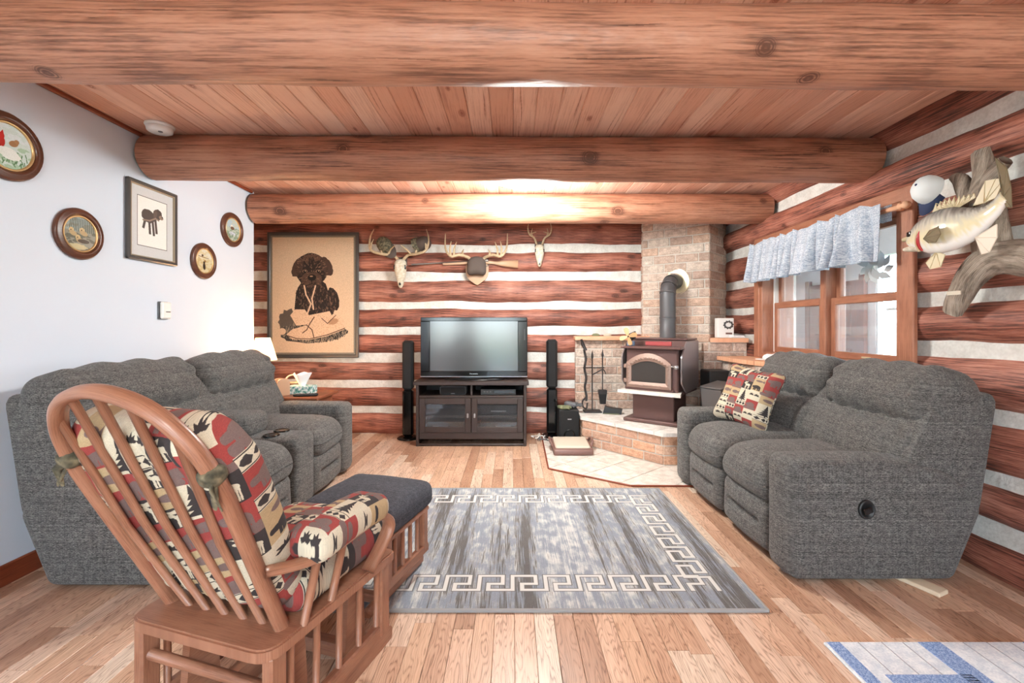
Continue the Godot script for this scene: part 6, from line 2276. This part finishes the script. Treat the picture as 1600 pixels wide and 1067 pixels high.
	tube(st, smooth_path([Vector3(-0.10, 0.115, 0.178), Vector3(-0.104, 0.15, 0.192), Vector3(-0.098, 0.20, 0.197), Vector3(-0.085, 0.25, 0.183)], 4), 0.007, 8)
	part(body, "gill_cover", st, M.fish_fin)
	var fin_ := func(nm: String, pts: Array, rot: Basis, at: Vector3, m: Material) -> void:
		var s2 := S()
		var pv := PackedVector2Array()
		for q in pts:
			pv.append(q)
		prism(s2, pv, 0.004, Transform3D(rot, at))
		var f := part(body, nm, s2, m)
		s2 = S(true)
		var root: Vector2 = pts[0]
		for k in range(1, pts.size()):
			tube(s2, [Transform3D(rot, at) * Vector3(root.x, root.y, 0.002), Transform3D(rot, at) * Vector3(pts[k].x, pts[k].y, 0.002)], [0.003, 0.0015], 5)
		part(f, "fin_rays", s2, m)
	var sp := [Vector2(0.0, 0.0)]
	fin_.call("pectoral_fin", [Vector2(0, 0), Vector2(0.05, 0.035), Vector2(0.11, 0.04), Vector2(0.125, 0.0), Vector2(0.09, -0.035), Vector2(0.04, -0.03)], R(Vector3.UP, -14), Vector3(-0.045, 0.17, 0.206), M.fish_dark)
	fin_.call("pelvic_fin", [Vector2(0, 0), Vector2(-0.05, -0.05), Vector2(-0.03, -0.085), Vector2(0.02, -0.08), Vector2(0.04, -0.02)], R(Vector3.UP, 10), Vector3(-0.02, 0.098, 0.165), M.fish_fin)
	fin_.call("anal_fin", [Vector2(0, 0), Vector2(0.03, -0.085), Vector2(0.065, -0.08), Vector2(0.10, -0.02), Vector2(0.10, 0.04)], R(Vector3.UP, -5), Vector3(0.165, 0.135, 0.155), M.fish_fin_pale)
	var spiny := []
	spiny.append(Vector2(0.09, -0.01))
	for k in 9:
		spiny.append(Vector2(0.19 - 0.024 * k, 0.02 + 0.0 * k))
		spiny.append(Vector2(0.19 - 0.024 * k - 0.004, 0.058 - 0.003 * absf(k - 5.0)))
	spiny.append(Vector2(-0.03, -0.005))
	fin_.call("spiny_dorsal_fin", spiny, R(Vector3.UP, 0), Vector3(-0.03, 0.302, 0.152), M.fish_fin)
	fin_.call("soft_dorsal_fin", [Vector2(0.05, 0), Vector2(0.10, 0.01), Vector2(0.135, 0.085), Vector2(0.10, 0.095), Vector2(0.055, 0.10), Vector2(0.0, 0.0)], R(Vector3.UP, 0), Vector3(0.15, 0.288, 0.152), M.fish_fin)
	fin_.call("tail_fin", [Vector2(0, 0), Vector2(-0.005, 0.06), Vector2(-0.05, 0.19), Vector2(0.02, 0.12), Vector2(0.045, 0.03), Vector2(0.05, -0.06), Vector2(0.02, -0.05)], R(Vector3.UP, -20), Vector3(0.29, 0.29, 0.162), M.fish_dark)
	st = S()
	box(st, Vector3(0.012, -0.115, 0.108), Vector3(0.07, 0.02, 0.006), 0.001, R(Vector3.UP, 0))
	part(t, "name_plate", st, M.camel_pad)
	# cap hanging on the driftwood
	var c := thing("baseball_cap", "white baseball cap with navy bill hanging on the driftwood", "cap", Vector3(2.19, 1.93, -2.36), -90.0)
	cap(c, T(-0.0, 0.0, -0.02, (R(Vector3(0, 0, 1), -8) * R(Vector3.RIGHT, 70)).scaled(Vector3.ONE * 0.78)), M.cap_white, M.cap_navy)

# ---- lamp table in the corner
func build_table_corner() -> void:
	var t := thing("end_table", "brown wooden end table behind the left sofa's far arm", "table", Vector3(-1.99, 0, -4.08))
	part(t, "top", bx(Vector3(0.64, 0.03, 0.46), 0.008), M.table_wood, T(0, 0.59, 0))
	part(t, "apron", bx(Vector3(0.56, 0.07, 0.38), 0.004), M.table_wood, T(0, 0.54, 0))
	for sx in [-1, 1]:
		for sz in [-1, 1]:
			part(t, "leg", bx(Vector3(0.045, 0.51, 0.045), 0.006), M.table_wood, T(sx * 0.26, 0.255, sz * 0.17))
	var l := thing("table_lamp", "glowing cream table lamp beside the tan tapestry", "lamp", Vector3(-2.24, 0.6055, -4.03))
	var st := S(true)
	lathe(st, [Vector2(0.0, 0.0), Vector2(0.06, 0.0), Vector2(0.062, 0.02), Vector2(0.03, 0.05), Vector2(0.04, 0.12), Vector2(0.045, 0.2), Vector2(0.02, 0.27), Vector2(0.01, 0.3), Vector2(0.01, 0.38)], 20)
	part(l, "base", st, M.leather_brown)
	st = S(true)
	lathe(st, [Vector2(0.115, 0.305), Vector2(0.06, 0.505)], 28)
	lathe(st, [Vector2(0.058, 0.505), Vector2(0.113, 0.305)], 28)
	var sh := part(l, "shade", st, M.shade_cloth)
	st = S(true)
	tube(st, [Vector3(0.0, 0.345, 0.108), Vector3(0.02, 0.37, 0.1), Vector3(0.03, 0.365, 0.1)], [0.02, 0.018, 0.006], 8, 0.3)
	tube(st, [Vector3(-0.04, 0.36, 0.1), Vector3(-0.01, 0.35, 0.108), Vector3(0.02, 0.352, 0.106)], [0.004, 0.016, 0.01], 8, 0.3)
	part(sh, "animal_motif", st, M.leather_brown)
	# tissue box
	var tb := thing("tissue_box", "teal and white tissue box on the end table", "tissue box", Vector3(-1.90, 0.6055, -4.06))
	part(tb, "carton", bx(Vector3(0.22, 0.075, 0.12), 0.004), M.teal_print, T(0, 0.038, 0))
	st = S(true)
	var rows := []
	var uvs := []
	for i in 7:
		var v := i / 6.0
		var row := PackedVector3Array()
		var ur := PackedVector2Array()
		for j in 17:
			var a := TAU * (j % 16) / 16
			var r := 0.02 + 0.045 * v + 0.012 * sin(a * 4.0) * v
			row.append(Vector3(cos(a) * r * 1.3, 0.072 + 0.11 * v + 0.014 * sin(a * 3.0) * v, sin(a) * r * 0.5))
			ur.append(Vector2(v, j))
		rows.append(row)
		uvs.append(ur)
	grid(st, rows, uvs)
	part(tb, "tissue", st, M.tissue)
	# wooden holder and basket, remote
	var nh := thing("napkin_holder", "rounded wooden napkin holder on the end table", "holder", Vector3(-2.04, 0.6055, -3.96), 60.0)
	var arc := round_poly([Vector2(-0.06, 0.0), Vector2(0.06, 0.0), Vector2(0.06, 0.15), Vector2(-0.06, 0.15)], [0.004, 0.004, 0.055, 0.055], 6)
	for s in [-1, 1]:
		st = S()
		prism(st, arc, 0.01, T(0, 0, s * 0.03))
		part(nh, "side_board", st, M.plaque_wood)
	part(nh, "bottom_board", bx(Vector3(0.11, 0.01, 0.06), 0.002), M.plaque_wood, T(0, 0.006, 0))
	var bk := thing("wicker_basket", "small pale round basket behind the napkin holder", "basket", Vector3(-2.05, 0.6055, -4.20))
	st = S(true)
	lathe(st, [Vector2(0.0, 0.004), Vector2(0.05, 0.0), Vector2(0.075, 0.08), Vector2(0.08, 0.085), Vector2(0.07, 0.08), Vector2(0.046, 0.008), Vector2(0.0, 0.008)], 20)
	part(bk, "bowl", st, M.plaque_wood)
	st = S(true)
	var hp := []
	for k in 13:
		var a := PI * k / 12
		hp.append(Vector3(cos(a) * 0.078, 0.08 + sin(a) * 0.075, 0))
	tube(st, hp, 0.007, 8)
	part(bk, "handle", st, M.camel_pad)
	var rc := thing("remote_control", "black remote control lying at the front of the end table", "remote", Vector3(-1.80, 0.6055, -3.91), 12.0)
	st = S(true)
	rbox(st, Vector3(0.2, 0.022, 0.045), 0.01, 8, T(0, 0.012, 0))
	part(rc, "case", st, M.black_plastic)
	for k in 6:
		part(rc, "button", bx(Vector3(0.01, 0.004, 0.01), 0.001), M.grey_plastic, T(-0.07 + 0.025 * k, 0.024, 0))
